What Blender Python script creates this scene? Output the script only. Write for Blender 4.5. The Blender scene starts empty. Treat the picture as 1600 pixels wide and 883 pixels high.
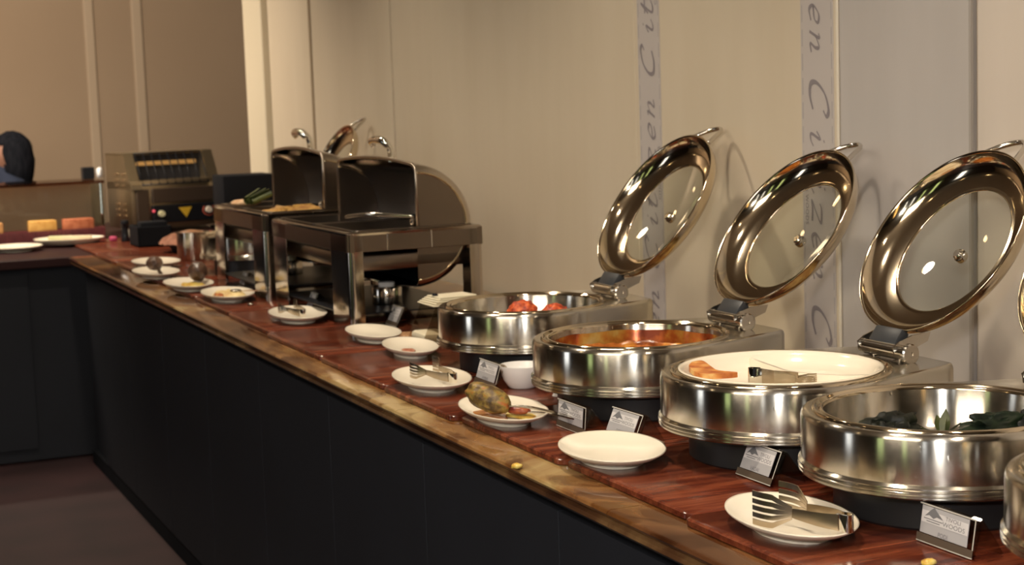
import bpy, bmesh, math, random
from mathutils import Vector, Matrix, noise
random.seed(7)
PI = math.pi
S = bpy.context.scene
C = S.collection

# ------------------------------------------------------------------ camera
F = 2550.0; H0 = 155.0; ROLL = .034; PSI = math.radians(23.7); ZT = .90
pitch = math.atan((441.5-H0)/F)
f0 = Vector((math.sin(PSI), math.cos(PSI), 0)); r0 = Vector((math.cos(PSI), -math.sin(PSI), 0)); u0 = Vector((0, 0, 1))
fw = f0*math.cos(pitch)-u0*math.sin(pitch); up = u0*math.cos(pitch)+f0*math.sin(pitch)
cr = r0*math.cos(ROLL)-up*math.sin(ROLL); cu = r0*math.sin(ROLL)+up*math.cos(ROLL)
cd = bpy.data.cameras.new('camera'); cam = bpy.data.objects.new('camera', cd); C.objects.link(cam)
m3 = Matrix((cr, cu, -fw)).transposed()
cam.matrix_world = Matrix.Translation((0, 0, ZT+.594)) @ m3.to_4x4()
cd.sensor_width = 36; cd.lens = F/1600*36; cd.clip_start = .05
cd.dof.use_dof = True; cd.dof.focus_distance = 2.5; cd.dof.aperture_fstop = 9
S.camera = cam
S.view_settings.view_transform = 'Standard'; S.view_settings.look = 'None'; S.view_settings.gamma = 1
S.view_settings.exposure = 0.0

# ------------------------------------------------------------------ world and lights
W = bpy.data.worlds.new('world'); S.world = W; W.use_nodes = True
W.node_tree.nodes['Background'].inputs[0].default_value = (.45, .5, .6, 1)
W.node_tree.nodes['Background'].inputs[1].default_value = .3

def area(name, loc, tgt, size, power, col, size_y=None):
    l = bpy.data.lights.new(name, 'AREA'); l.energy = power; l.color = col
    l.size = size
    if size_y: l.shape = 'RECTANGLE'; l.size_y = size_y
    o = bpy.data.objects.new(name, l); C.objects.link(o); o.location = loc
    o.rotation_euler = (Vector(tgt)-Vector(loc)).to_track_quat('-Z', 'Y').to_euler()
    return o
area('camera_flash', (-.12, -.05, 1.74), (1.2, 3.0, 1.15), .12, 26, (1, .97, .93))
area('far_room_glow', (.1, 7.7, 2.8), (1.7, 10.2, 1.3), 1.2, 125, (1, .84, .66))  # fill light with no fixture, added to brighten the far wall
area('room_glow', (-1.2, 1.0, 2.78), (1.6, 3.2, .9), 1.6, 75, (1, .86, .68))
WARM = (1, .86, .68)

# ------------------------------------------------------------------ materials
mats = {}
def M(name, col, rough=.5, metal=0., spec=.5, aniso=0., trans=0., alpha=1., emit=None, es=0, ior=1.45, coat=0):
    if name in mats: return mats[name]
    m = bpy.data.materials.new(name); m.use_nodes = True
    p = m.node_tree.nodes['Principled BSDF']
    p.inputs['Base Color'].default_value = (*col, 1); p.inputs['Roughness'].default_value = rough
    p.inputs['Metallic'].default_value = metal; p.inputs['Specular IOR Level'].default_value = spec
    p.inputs['Transmission Weight'].default_value = trans; p.inputs['IOR'].default_value = ior
    p.inputs['Alpha'].default_value = alpha; p.inputs['Coat Weight'].default_value = coat
    if emit: p.inputs['Emission Color'].default_value = (*emit, 1); p.inputs['Emission Strength'].default_value = es
    if aniso:
        p.inputs['Anisotropic'].default_value = aniso
        t = m.node_tree.nodes.new('ShaderNodeTangent'); t.direction_type = 'RADIAL'; t.axis = 'Z'
        m.node_tree.links.new(t.outputs[0], p.inputs['Tangent']); p.inputs['Anisotropic Rotation'].default_value = .25
    mats[name] = m
    return m
def N(m, t, **kw):
    n = m.node_tree.nodes.new(t)
    for k, v in kw.items():
        if k in n.inputs: n.inputs[k].default_value = v
        else: setattr(n, k, v)
    return n
def L(m, a, b): m.node_tree.links.new(a, b)
def ramp(m, fac, stops):
    r = N(m, 'ShaderNodeValToRGB'); e = r.color_ramp.elements
    while len(e) < len(stops): e.new(.5)
    for x, (p, c) in zip(e, stops): x.position = p; x.color = (*c, 1)
    L(m, fac, r.inputs[0]); return r
def coords(m, scale=(1, 1, 1), kind='Object', rot=(0, 0, 0)):
    tc = N(m, 'ShaderNodeTexCoord'); mp = N(m, 'ShaderNodeMapping'); mp.inputs['Scale'].default_value = scale
    mp.inputs['Rotation'].default_value = rot
    L(m, tc.outputs[kind], mp.inputs[0]); return mp.outputs[0]
def noisy(name, stops, scale=5, detail=6, rough=.5, stretch=(1, 1, 1), metal=0, bump=0, dist=0, rrange=None, nrough=.55, **kw):
    if name in mats: return mats[name]
    m = M(name, (1, 1, 1), rough, metal, **kw); p = m.node_tree.nodes['Principled BSDF']
    v = coords(m, stretch)
    n = N(m, 'ShaderNodeTexNoise', Scale=scale, Detail=detail, Roughness=nrough, Distortion=dist); L(m, v, n.inputs['Vector'])
    r = ramp(m, n.outputs['Fac'], stops); L(m, r.outputs[0], p.inputs['Base Color'])
    if rrange:
        mr = N(m, 'ShaderNodeMapRange'); mr.inputs[1].default_value = .35; mr.inputs[2].default_value = .65
        mr.inputs[3].default_value, mr.inputs[4].default_value = rrange
        L(m, n.outputs['Fac'], mr.inputs[0]); L(m, mr.outputs[0], p.inputs['Roughness'])
    if bump:
        b = N(m, 'ShaderNodeBump', Strength=bump, Distance=.002); L(m, n.outputs['Fac'], b.inputs['Height']); L(m, b.outputs[0], p.inputs['Normal'])
    return m

def steel(name, col, r0_, r1_, aniso, smear=None):
    """brushed steel, a little finger-marked; tangent runs round the piece's own axis"""
    if name in mats: return mats[name]
    m = M(name, col, r0_, 1.0, aniso=aniso); p = m.node_tree.nodes['Principled BSDF']
    v = coords(m, (2, 2, .5)); n = N(m, 'ShaderNodeTexNoise', Scale=9, Detail=3); L(m, v, n.inputs['Vector'])
    v2 = coords(m, (1, 1, 1)); n2 = N(m, 'ShaderNodeTexNoise', Scale=26, Detail=6, Roughness=.7); L(m, v2, n2.inputs['Vector'])
    ad = N(m, 'ShaderNodeMath', operation='ADD'); L(m, n.outputs['Fac'], ad.inputs[0]); L(m, n2.outputs['Fac'], ad.inputs[1])
    mr = N(m, 'ShaderNodeMapRange'); mr.inputs[1].default_value = .75; mr.inputs[2].default_value = 1.3
    mr.inputs[3].default_value = r0_; mr.inputs[4].default_value = r1_
    L(m, ad.outputs[0], mr.inputs[0]); L(m, mr.outputs[0], p.inputs['Roughness'])
    # spatter of dried drops
    vo = N(m, 'ShaderNodeTexVoronoi', Scale=60.); L(m, coords(m, (1, 1, .55)), vo.inputs['Vector'])
    rr = ramp(m, vo.outputs['Distance'], [(.0, (1, 1, 1)), (.10, (1, 1, 1)), (.16, (0, 0, 0)), (1, (0, 0, 0))])
    n3 = N(m, 'ShaderNodeTexNoise', Scale=7., Detail=2); L(m, v2, n3.inputs['Vector'])
    r3 = ramp(m, n3.outputs['Fac'], [(.54, (0, 0, 0)), (.62, (1, 1, 1))])
    mu = N(m, 'ShaderNodeMath', operation='MULTIPLY'); L(m, rr.outputs[0], mu.inputs[0]); L(m, r3.outputs[0], mu.inputs[1])
    mx = N(m, 'ShaderNodeMixRGB'); mx.inputs[1].default_value = (*col, 1); mx.inputs[2].default_value = (.75, .68, .55, 1)
    L(m, mu.outputs[0], mx.inputs[0]); L(m, mx.outputs[0], p.inputs['Base Color'])
    b = N(m, 'ShaderNodeBump', Strength=.25, Distance=.0006); L(m, mu.outputs[0], b.inputs['Height']); L(m, b.outputs[0], p.inputs['Normal'])
    return m

MSB = steel('brushed_steel', (.60, .565, .50), .17, .25, .95)
MSP = M('polished_steel', (.68, .58, .43), .10, 1.0, aniso=.3)
MST = M('plain_steel', (.62, .58, .52), .16, 1.0)
MSD = M('dull_steel', (.42, .36, .30), .30, 1.0)
MSX = M('dark_steel', (.30, .29, .29), .30, 1.0)
MCH = M('chrome', (.80, .77, .70), .06, 1.0)
MBK = M('black_plastic', (.008, .009, .012), .35, spec=.35)
MGY = M('grey_plastic', (.035, .038, .043), .4)
MBM = M('matte_black', (.005, .006, .009), .75, spec=.2)
MCE = M('glazed_ceramic', (.80, .73, .60), .22)
MCW = M('white_ceramic', (.84, .82, .80), .10, coat=.4)
def glassy(name, tint, ior, rough=.02):
    m = bpy.data.materials.new(name); m.use_nodes = True; nt = m.node_tree; nt.nodes.clear()
    o = nt.nodes.new('ShaderNodeOutputMaterial'); mx = nt.nodes.new('ShaderNodeMixShader'); tr = nt.nodes.new('ShaderNodeBsdfTransparent')
    gl = nt.nodes.new('ShaderNodeBsdfGlossy'); lw = nt.nodes.new('ShaderNodeLayerWeight'); lw.inputs[0].default_value = .5
    pw = nt.nodes.new('ShaderNodeMath'); pw.operation = 'POWER'; pw.inputs[1].default_value = 4.0; nt.links.new(lw.outputs['Facing'], pw.inputs[0])
    fr = nt.nodes.new('ShaderNodeMapRange'); fr.inputs[3].default_value = ((ior-1)/(ior+1))**2; fr.inputs[4].default_value = .75; nt.links.new(pw.outputs[0], fr.inputs[0])
    tr.inputs[0].default_value = (*tint, 1); gl.inputs['Roughness'].default_value = rough
    nt.links.new(fr.outputs[0], mx.inputs[0]); nt.links.new(tr.outputs[0], mx.inputs[1]); nt.links.new(gl.outputs[0], mx.inputs[2]); nt.links.new(mx.outputs[0], o.inputs[0])
    mats[name] = m; return m
MGL = glassy('clear_glass', (.93, .94, .91), 1.35)
MAC = glassy('acrylic', (.78, .74, .68), 1.5, .05)
MPW = M('card_paper', (.62, .60, .60), .6)
MPG = M('card_grey_paper', (.40, .39, .40), .6)
MIN = M('grey_ink', (.16, .16, .17), .7)
MTEXT = M('faded_violet_ink', (.23, .205, .215), .9)
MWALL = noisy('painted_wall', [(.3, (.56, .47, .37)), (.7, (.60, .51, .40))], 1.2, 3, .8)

# ------------------------------------------------------------------ mesh helpers
def link(name, data, parent=None, loc=(0, 0, 0), rot=(0, 0, 0)):
    o = bpy.data.objects.new(name, data); C.objects.link(o); o.location = loc; o.rotation_euler = rot
    if parent: o.parent = parent
    return o
def obj(name, bm, mat, parent=None, loc=(0, 0, 0), rot=(0, 0, 0), smooth=None):
    me = bpy.data.meshes.new(name)
    bmesh.ops.recalc_face_normals(bm, faces=bm.faces[:])
    bm.to_mesh(me); bm.free()
    for m in (mat if isinstance(mat, (list, tuple)) else [mat]): me.materials.append(m)
    if smooth is not None:
        me.polygons.foreach_set('use_smooth', [True]*len(me.polygons))
        if smooth < 3: me.set_sharp_from_angle(angle=smooth)
    return link(name, me, parent, loc, rot)
def thing(name, label, cat, loc=(0, 0, 0), rotz=0, group=None):
    o = link(name, None, None, loc, (0, 0, rotz)); tag(o, label, cat, group); return o
def tag(o, label, cat, group=None):
    o['label'] = label; o['category'] = cat
    if group: o['group'] = group
    return o
def struct(o): o['kind'] = 'structure'; return o
def box(bm, c, s, bev=0, seg=2, rz=0, mi=0):
    r = bmesh.ops.create_cube(bm, size=1)
    vs = r['verts']
    bmesh.ops.scale(bm, vec=s, verts=vs)
    if bev:
        es = list({e for v in vs for e in v.link_edges})
        rb = bmesh.ops.bevel(bm, geom=es, offset=bev, segments=seg, affect='EDGES', profile=.5)
        vs = list({v for f in rb['faces'] for v in f.verts} | {v for v in vs if v.is_valid})
    if rz: bmesh.ops.rotate(bm, cent=(0, 0, 0), matrix=Matrix.Rotation(rz, 3, 'Z'), verts=vs)
    bmesh.ops.translate(bm, vec=c, verts=vs)
    if mi:
        for f in {f for v in vs for f in v.link_faces}: f.material_index = mi
    return vs
def bx(c, s, bev=0, seg=2, rz=0):
    bm = bmesh.new(); box(bm, c, s, bev, seg, rz); return bm
def rings(bm, rs, close=True, cap0=False, cap1=False):
    prev = None; first = None; last = None
    for r in rs:
        vs = [bm.verts.new(p) for p in r]
        if prev:
            n = len(vs)
            for i in range(n if close else n-1):
                j = (i+1) % n
                bm.faces.new((prev[i], prev[j], vs[j], vs[i]))
        else: first = vs
        prev = vs
    if cap0: bm.faces.new(first)
    if cap1: bm.faces.new(prev)
def lathe(prof, n=64, bm=None, cap0=False, cap1=False, sx=1, sy=1, off=(0, 0, 0)):
    bm = bm or bmesh.new()
    rings(bm, [[(off[0]+r*sx*math.cos(2*PI*i/n), off[1]+r*sy*math.sin(2*PI*i/n), off[2]+z) for i in range(n)] for r, z in prof], True, cap0, cap1)
    return bm
def tube(pts, rad, n=10, bm=None, closed=False):
    bm = bm or bmesh.new()
    P = [Vector(p) for p in pts]; rs = []
    R = rad if isinstance(rad, (list, tuple)) else [rad]*len(P)
    nrm = None
    for i, p in enumerate(P):
        a = P[max(i-1, 0)]; b = P[min(i+1, len(P)-1)]
        if closed: a = P[i-1]; b = P[(i+1) % len(P)]
        t = (b-a).normalized()
        if nrm is None: nrm = t.orthogonal().normalized()
        nrm = (nrm-t*nrm.dot(t)).normalized(); bn = t.cross(nrm)
        rs.append([p+(nrm*math.cos(2*PI*k/n)+bn*math.sin(2*PI*k/n))*R[i] for k in range(n)])
    if closed: rs.append(rs[0])
    rings(bm, rs, True, not closed, not closed)
    if closed: bmesh.ops.remove_doubles(bm, verts=bm.verts[:], dist=1e-6)
    return bm
def spline(pts, n=8):
    P = [Vector(p) for p in pts]; out = []
    for i in range(len(P)-1):
        a = P[max(i-1, 0)]; b = P[i]; c = P[i+1]; d = P[min(i+2, len(P)-1)]
        for k in range(n):
            t = k/n
            out.append(.5*((2*b)+(c-a)*t+(2*a-5*b+4*c-d)*t*t+(3*b-a-3*c+d)*t**3))
    out.append(P[-1]); return out
def prism(poly, z0, z1, bm=None, bev=0):
    bm = bm or bmesh.new()
    lo = [bm.verts.new((x, y, z0)) for x, y in poly]; hi = [bm.verts.new((x, y, z1)) for x, y in poly]
    bm.faces.new(lo[::-1]); bm.faces.new(hi)
    for i in range(len(poly)): j = (i+1) % len(poly); bm.faces.new((lo[i], lo[j], hi[j], hi[i]))
    return bm
def sheet(pts, th, width_vec, bm=None):
    """bent strip: a path swept along width_vec with a thickness"""
    bm = bm or bmesh.new(); P = [Vector(p) for p in pts]; w = Vector(width_vec); rs = []
    for i, p in enumerate(P):
        t = (P[min(i+1, len(P)-1)]-P[max(i-1, 0)]).normalized(); nn = t.cross(w).normalized()*th/2
        rs.append([p+nn-w/2, p+nn+w/2, p-nn+w/2, p-nn-w/2])
    rings(bm, rs, True, True, True); return bm
def lump(c, s, amp=.15, freq=2.0, sub=3, seed=0, bm=None, rz=0):
    bm = bm or bmesh.new()
    r = bmesh.ops.create_icosphere(bm, subdivisions=sub, radius=1)
    rot = Matrix.Rotation(rz, 3, 'Z')
    for v in r['verts']:
        k = 1+amp*noise.noise(v.co*freq+Vector((seed*7.3, seed*3.1, seed)))
        q = Vector((v.co.x*k*s[0], v.co.y*k*s[1], v.co.z*k*s[2]))
        v.co = rot @ q+Vector(c)
    return bm
def textmesh(txt, size, font_shear=0, space=1.0):
    cu_ = bpy.data.curves.new('lettering', 'FONT'); cu_.body = txt; cu_.size = size; cu_.align_x = 'CENTER'; cu_.align_y = 'CENTER'
    cu_.shear = font_shear; cu_.space_character = space; cu_.resolution_u = 3
    o = bpy.data.objects.new('tmp', cu_); C.objects.link(o)
    dg = bpy.context.evaluated_depsgraph_get(); me = bpy.data.meshes.new_from_object(o.evaluated_get(dg))
    bpy.data.objects.remove(o); bpy.data.curves.remove(cu_); return me
def dup(root, loc=None, rotz=None, label=None):
    r = root.copy(); C.objects.link(r)
    if loc is not None: r.location = loc
    if rotz is not None: r.rotation_euler = (0, 0, rotz)
    if label: r['label'] = label
    for ch in root.children:
        c = ch.copy(); C.objects.link(c); c.parent = r
        for g in ch.children:
            d = g.copy(); C.objects.link(d); d.parent = c
    return r

# ------------------------------------------------------------------ room
WX = 2.03; YF = 10.2
MFLOOR = noisy('dark_red_floor', [(.35, (.020, .008, .009)), (.65, (.034, .013, .014))], 3, 5, .55)
MCEIL = M('ceiling_paint', (.26, .21, .16), .9)
MROOM = M('brown_room_wall', (.045, .034, .026), .8)
struct(obj('floor', bx((-.5, 3.2, -.05), (9.0, 15.0, .1)), MFLOOR))
struct(obj('ceiling', bx((-.5, 3.2, 2.95), (9.0, 15.0, .1)), MCEIL))
bm = bmesh.new(); box(bm, (WX+.075, 1.735, 1.45), (.15, 11.67, 2.9))
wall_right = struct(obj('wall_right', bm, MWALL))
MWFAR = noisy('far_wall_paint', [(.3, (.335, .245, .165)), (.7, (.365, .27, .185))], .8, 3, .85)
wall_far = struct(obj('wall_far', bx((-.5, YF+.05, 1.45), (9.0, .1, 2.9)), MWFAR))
struct(obj('wall_recess', bx((4.0, 6.0, 1.45), (.1, 8.5, 2.9)), MWFAR))
# wall on the left with windows, wall behind the camera (seen only as reflections in the steel)
MPANE = M('window_daylight', (.3, .35, .3), .3, emit=(.62, .80, .34), es=1.4)
MPANEW = M('window_daylight_white', (.5, .5, .5), .3, emit=(.9, .95, 1.0), es=3.0)
MPANEG = M('gold_pane_glow', (.5, .4, .3), .6, emit=(1, .58, .18), es=3.0)  # unseen golden pane, added for the gold streak in the steel
XL = -4.5
def wall_open(name, fixed, a0, a1, holes, axis):
    """wall slab along an axis with window holes (a, b, z0, z1)"""
    bm = bmesh.new(); cur = a0
    def seg(p, q, z0, z1):
        if q-p < .01 or z1-z0 < .01: return
        if axis == 'Y': box(bm, (fixed, (p+q)/2, (z0+z1)/2), (.12, q-p, z1-z0))
        else: box(bm, ((p+q)/2, fixed, (z0+z1)/2), (q-p, .12, z1-z0))
    for (p, q, z0, z1) in holes:
        seg(cur, p, 0, 2.9); seg(p, q, 0, z0); seg(p, q, z1, 2.9); cur = q
    seg(cur, a1, 0, 2.9)
    return struct(obj(name, bm, MROOM))
holesL = [(-3.2, -2.7, .5, 2.4), (-1.0, -.5, .4, 2.5), (1.1, 1.7, .4, 2.5), (4.2, 5.0, .5, 2.4)]
wall_open('wall_left', XL, -4.1, 10.2, holesL, 'Y')
wall_open('wall_behind', -4.1, -4.5, 2.1, [(-3.3, -2.9, .4, 2.4), (-1.0, -.55, .3, 2.2)], 'X')
def window(i, fixed, a, b, z0, z1, axis, mat):
    w = struct(link('window_%d' % i, None, None, (fixed, (a+b)/2, z0) if axis == 'Y' else ((a+b)/2, fixed, z0)))
    wd = b-a; h = z1-z0
    def put(nm, c, s, m):
        if axis == 'Y': c = (c[1], c[0], c[2]); s = (s[1], s[0], s[2])
        obj(nm, bx(c, s), m, w)
    for sx in (-1, 1): put('window_frame', (sx*(wd/2-.02), 0, h/2), (.04, .10, h), MROOM)
    for z in (.02, h-.02, h*.55): put('window_frame', (0, 0, z), (wd-.08, .10, .04), MROOM)
    put('pane', (0, 0, h/2), (wd-.08, .02, h-.08), mat)
for i, (a, b, z0, z1) in enumerate(holesL): window(i+1, XL, a, b, z0, z1, 'Y', MPANE if i in (1, 2) else MPANEW)
window(5, -4.1, -3.3, -2.9, .4, 2.4, 'X', MPANEW); window(6, -4.1, -1.0, -.55, .3, 2.2, 'X', MPANEG)

# ceiling downlights
def downlight(x, y, p, where):
    t = thing('ceiling_downlight', 'round recessed warm downlight in the ceiling above %s' % where, 'lamp', (x, y, 2.9), 0, 'ceiling downlights')
    obj('lamp_ring', lathe([(.06, 0), (.085, 0), (.09, -.006), (.085, -.012), (.062, -.01), (.06, 0)], 24), MST, t, smooth=.6)
    obj('lamp_disc', lathe([(.0001, -.004), (.06, -.004)], 24), M('lamp_glow', (1, .8, .5), .5, emit=(1, .70, .36), es=30), t)
    l = bpy.data.lights.new('downlight_beam', 'SPOT'); l.energy = p; l.color = WARM; l.spot_size = math.radians(118); l.spot_blend = .8; l.shadow_soft_size = .07
    link('downlight_beam', l, t, (0, 0, -.03))
for x, y, p, wh in [(.95, .6, 75, 'the dish cut off by the right edge'), (.95, 2.2, 85, 'the white insert dish'), (.95, 3.8, 90, 'the napkin dispenser'), (.95, 5.4, 90, 'the farther roll top chafer'),
                 (.95, 7.0, 80, 'the counter corner'), (.9, 8.6, 75, 'the toaster'), (-1.0, 8.6, 55, 'the left part of the corner counter'), (-1.2, 3.0, 14, 'the floor before the round dishes'),
                 (-1.2, 6.0, 14, 'the floor before the roll top chafers'), (-2.8, 1.5, 12, 'the floor by the near windows'), (-2.8, 5.0, 12, 'the floor by the far window')]:
    downlight(x, y, p, wh)

# covering sheets on the right wall: thin panels with lapped edges
MSH = [noisy('wall_sheet_%s' % k, [(.3, a), (.7, b)], 2.2, 4, .55, stretch=(1, 3, .5), bump=.2) for k, a, b in
       [('warm', (.57, .49, .37), (.61, .53, .41)), ('cool', (.50, .48, .43), (.54, .51, .47)), ('grey', (.43, .40, .38), (.47, .44, .42)), ('pale', (.58, .51, .44), (.62, .55, .48))]]
def sheet_panel(y0, y1, th, mat):
    bm = bx((WX-th/2, (y0+y1)/2, 1.5), (th, y1-y0, 2.75), .0015, 1)
    return obj('wall_sheet', bm, mat, wall_right)
sheet_panel(5.62, 6.575, .012, MSH[0]); sheet_panel(3.77, 5.615, .007, MSH[0])
sheet_panel(2.862, 3.765, .009, MSH[0]); sheet_panel(2.443, 2.858, .014, MSH[2])
sheet_panel(-.5, 2.438, .004, MSH[3]); sheet_panel(6.59, 7.26, .004, MSH[0])
# printed bands running down the sheets
def stroke(bm, pts, w, n=6):
    P = spline([(x, y, 0) for x, y in pts], n); ang = math.radians(40); pen = Vector((math.cos(ang), math.sin(ang), 0))
    for i in range(len(P)-1):
        a, b = P[i], P[i+1]; t = (b-a).normalized(); nn = Vector((-t.y, t.x, 0))
        k = w*(.35+.65*abs(nn.dot(pen)))/2
        if i == 0: l0, r0_ = bm.verts.new(a+nn*k), bm.verts.new(a-nn*k)
        l1, r1_ = bm.verts.new(b+nn*k), bm.verts.new(b-nn*k)
        bm.faces.new((l0, r0_, r1_, l1)); l0, r0_ = l1, r1_
def citizen():
    bm = bmesh.new(); sh = .25
    def g(pts, ox, w=.011): stroke(bm, [(ox+x+sh*y, y) for x, y in pts], w)
    g = (lambda g0: (lambda pts, ox, w=.0095: g0([(x*1.12, y) for x, y in pts], ox*1.5, w)))(g)
    g([(.050, .062), (.058, .075), (.045, .086), (.018, .070), (.004, .035), (.010, .006), (.034, .000), (.058, .014)], 0, .013)
    x = .072
    g([(0, .030), (.012, .046), (.010, .006), (.022, .002), (.032, .014)], x); g([(.010, .062), (.014, .066)], x)
    x = .104
    g([(0, .030), (.014, .078), (.006, .010), (.020, .001), (.034, .016)], x); g([(-.004, .052), (.028, .054)], x)
    x = .140
    g([(0, .030), (.012, .046), (.010, .006), (.022, .002), (.032, .014)], x); g([(.010, .062), (.014, .066)], x)
    x = .174
    g([(0, .040), (.010, .048), (.036, .044), (.020, .022), (.002, .004), (.020, .006), (.042, .004)], x)
    x = .220
    g([(.002, .020), (.026, .026), (.030, .042), (.014, .046), (.002, .022), (.012, .002), (.032, .010)], x)
    x = .256
    g([(.002, .044), (.010, .046), (.006, .002)], x); g([(.008, .028), (.026, .046), (.032, .030), (.028, .006), (.044, .010)], x)
    for v in bm.verts: v.co.z = 0; v.co.y *= .80
    me = bpy.data.meshes.new('lettering'); bm.to_mesh(me); bm.free(); me.materials.append(MTEXT); return me
cz = citizen()
MBAND = M('faded_band', (.47, .43, .41), .8)
# the ribbon of print: parts of the wall
def band(y0, y1, xs, zs, up):
    obj('printed_band', bx((xs-.0006, (y0+y1)/2, 1.5), (.0012, y1-y0, 2.74)), MBAND, wall_right)
    bm = bmesh.new()
    for yy in (y0+.006, y1-.006):
        for k in range(52):
            box(bm, (xs-.0014, yy, .2+k*.052), (.0004, .003, .036))
    o = obj('dashed_line', bm, M('faded_dash', (.38, .35, .35), .9), wall_right); o['kind'] = 'stuff'
    ymid = (y0+y1)/2
    for z in zs:
        o = link('lettering', cz, wall_right)
        # local x -> reading direction, local y -> letter height
        if up: X = Vector((0, 0, 1)); Yv = Vector((0, 1, 0))
        else: X = Vector((0, 0, -1)); Yv = Vector((0, -1, 0))
        Z = Vector((-1, 0, 0))
        mm = Matrix((X, Yv, Z)).transposed().to_4x4()
        mm.translation = Vector((xs-.0020, ymid-(.027 if up else -.027), z)); o.matrix_world = mm
        sm = textmesh('CITIZEN WOODS', .016, 0, 1.1); sm.materials.append(MTEXT)
        s_ = link('lettering', sm, wall_right)
        m2 = mm.copy(); m2.translation = Vector((xs-.0020, ymid-(.043 if up else -.043), z+(.25 if up else -.25))); s_.matrix_world = m2
band(2.885, 3.005, WX-.009, [2.497, 2.008, 1.519, 1.030], False)
band(3.63, 3.745, WX-.009, [1.535, 1.045, .555, 2.025, 2.515], True)
# narrow upright beads / trims
bead = M('bead_white', (.66, .60, .50), .6)
obj('wall_bead', bx((WX-.017, 2.860, 1.5), (.006, .008, 2.74), .002, 1), bead, wall_right)
obj('wall_bead', bx((WX-.016, 2.441, 1.5), (.006, .006, 2.74)), M('bead_dark', (.34, .31, .28), .7), wall_right)
obj('wall_bead', bx((WX-.010, 6.585, 1.5), (.02, .016, 2.74), .003, 1), M('bead_brown', (.36, .28, .19), .7), wall_right)
t1 = struct(obj('trim_1', bx((WX-.009, 7.425, 1.45), (.05, .31, 2.9), .004, 1), M('cream_trim', (.64, .57, .43), .6)))
# pilaster strips on the far wall
for i, (xa, xb) in enumerate([(1.700, 1.763), (1.987, 2.055)]):
    struct(obj('trim_%d' % (i+2), bx(((xa+xb)/2, YF+.008, 1.45), (xb-xa, .04, 2.9), .012, 2), M('far_trim', (.46, .36, .26), .8)))

# ------------------------------------------------------------------ buffet counter
MMARB = M('brown_onyx', (1, 1, 1), .07, coat=.3)
if True:
    m = MMARB; p = m.node_tree.nodes['Principled BSDF']
    v = coords(m, (1, .55, 1))
    n = N(m, 'ShaderNodeTexNoise', Scale=3.2, Detail=7, Roughness=.55, Distortion=.8); L(m, v, n.inputs['Vector'])
    r = ramp(m, n.outputs['Fac'], [(.34, (.045, .016, .008)), (.46, (.13, .055, .022)), (.53, (.25, .12, .04)), (.63, (.42, .30, .13))])
    w = N(m, 'ShaderNodeTexNoise', Scale=9., Detail=6, Distortion=1.2); L(m, v, w.inputs['Vector'])
    r2 = ramp(m, w.outputs['Fac'], [(.40, (.35, .24, .16)), (.50, (1, 1, 1))])
    mx = N(m, 'ShaderNodeMixRGB', blend_type='MULTIPLY'); mx.inputs[0].default_value = .8
    L(m, r.outputs[0], mx.inputs[1]); L(m, r2.outputs[0], mx.inputs[2]); L(m, mx.outputs[0], p.inputs['Base Color'])
MCAB = noisy('dark_cabinet', [(.3, (.0088, .0105, .0165)), (.7, (.0105, .0125, .0195))], 4, 3, .65)
ctr = thing('buffet_counter', 'long buffet counter with polished brown onyx top and near black front', 'counter', (0, 0, 0))
ZM = .888
MEDG = noisy('dark_onyx_edge', [(.38, (.035, .014, .008)), (.55, (.10, .045, .020)), (.68, (.24, .14, .06))], 7, 6, .12, stretch=(1, .6, 1))
XE = 1.062
def slab(y0, y1):
    prof = [(XE+.006, ZM), (XE+.001, ZM-.002), (XE-.001, ZM-.006), (XE+.002, ZM-.011), (WX-.026, ZM-.011), (WX-.026, ZM)]
    bm = bmesh.new(); rings(bm, [[(x, y, z) for x, z in prof] for y in (y0, y1)], True, True, True)
    sl = obj('marble_slab', bm, MMARB, ctr, smooth=.5)
    prof = [(XE+.004, ZM-.0112), (XE+.010, ZM-.013), (XE+.010, ZM-.017), (XE+.003, ZM-.020), (XE+.001, ZM-.026), (XE+.006, ZM-.031), (XE+.014, ZM-.033), (WX-.026, ZM-.033), (WX-.026, ZM-.0112)]
    bm = bmesh.new(); rings(bm, [[(x, y, z) for x, z in prof] for y in (y0, y1)], True, True, True)
    obj('edge_moulding', bm, MEDG, sl, smooth=.5)
    return sl
ys = [.3, 1.28, 2.10, 3.02, 3.9, 4.85, 5.8, 6.6, 7.115]
for a, b in zip(ys[:-1], ys[1:]): slab(a+.0012, b-.0012)
obj('cabinet', bx(((1.12+WX-.03)/2, 3.76, .427), (WX-.03-1.12, 6.6, .853)), MCAB, ctr)
for k in range(10):
    y0 = .50+k*.62
    obj('front_panel', bx((1.111, y0+.305, .44), (.018, .617, .77), .0008, 1), MCAB, ctr)
obj('plinth', bx((1.112, 3.76, .03), (.02, 6.6, .06)), MBM, ctr)
# far counter turning left
MDW = M('dark_brown_laminate', (.030, .012, .012), .45, spec=.15)
fc = thing('corner_counter', 'dark counter across the far end carrying the glass display case', 'counter')
obj('worktop', bx((.0, 8.17, ZM-.02), (4.0, 2.08, .04), .004, 1), MDW, fc)
obj('cabinet', bx((.0, 8.17, .43), (3.9, 1.9, .848)), MCAB, fc)
for k in range(4): obj('front_panel', bx((-1.55+k*.70, 7.212, .44), (.697, .016, .76), .0008, 1), MCAB, fc)

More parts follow.
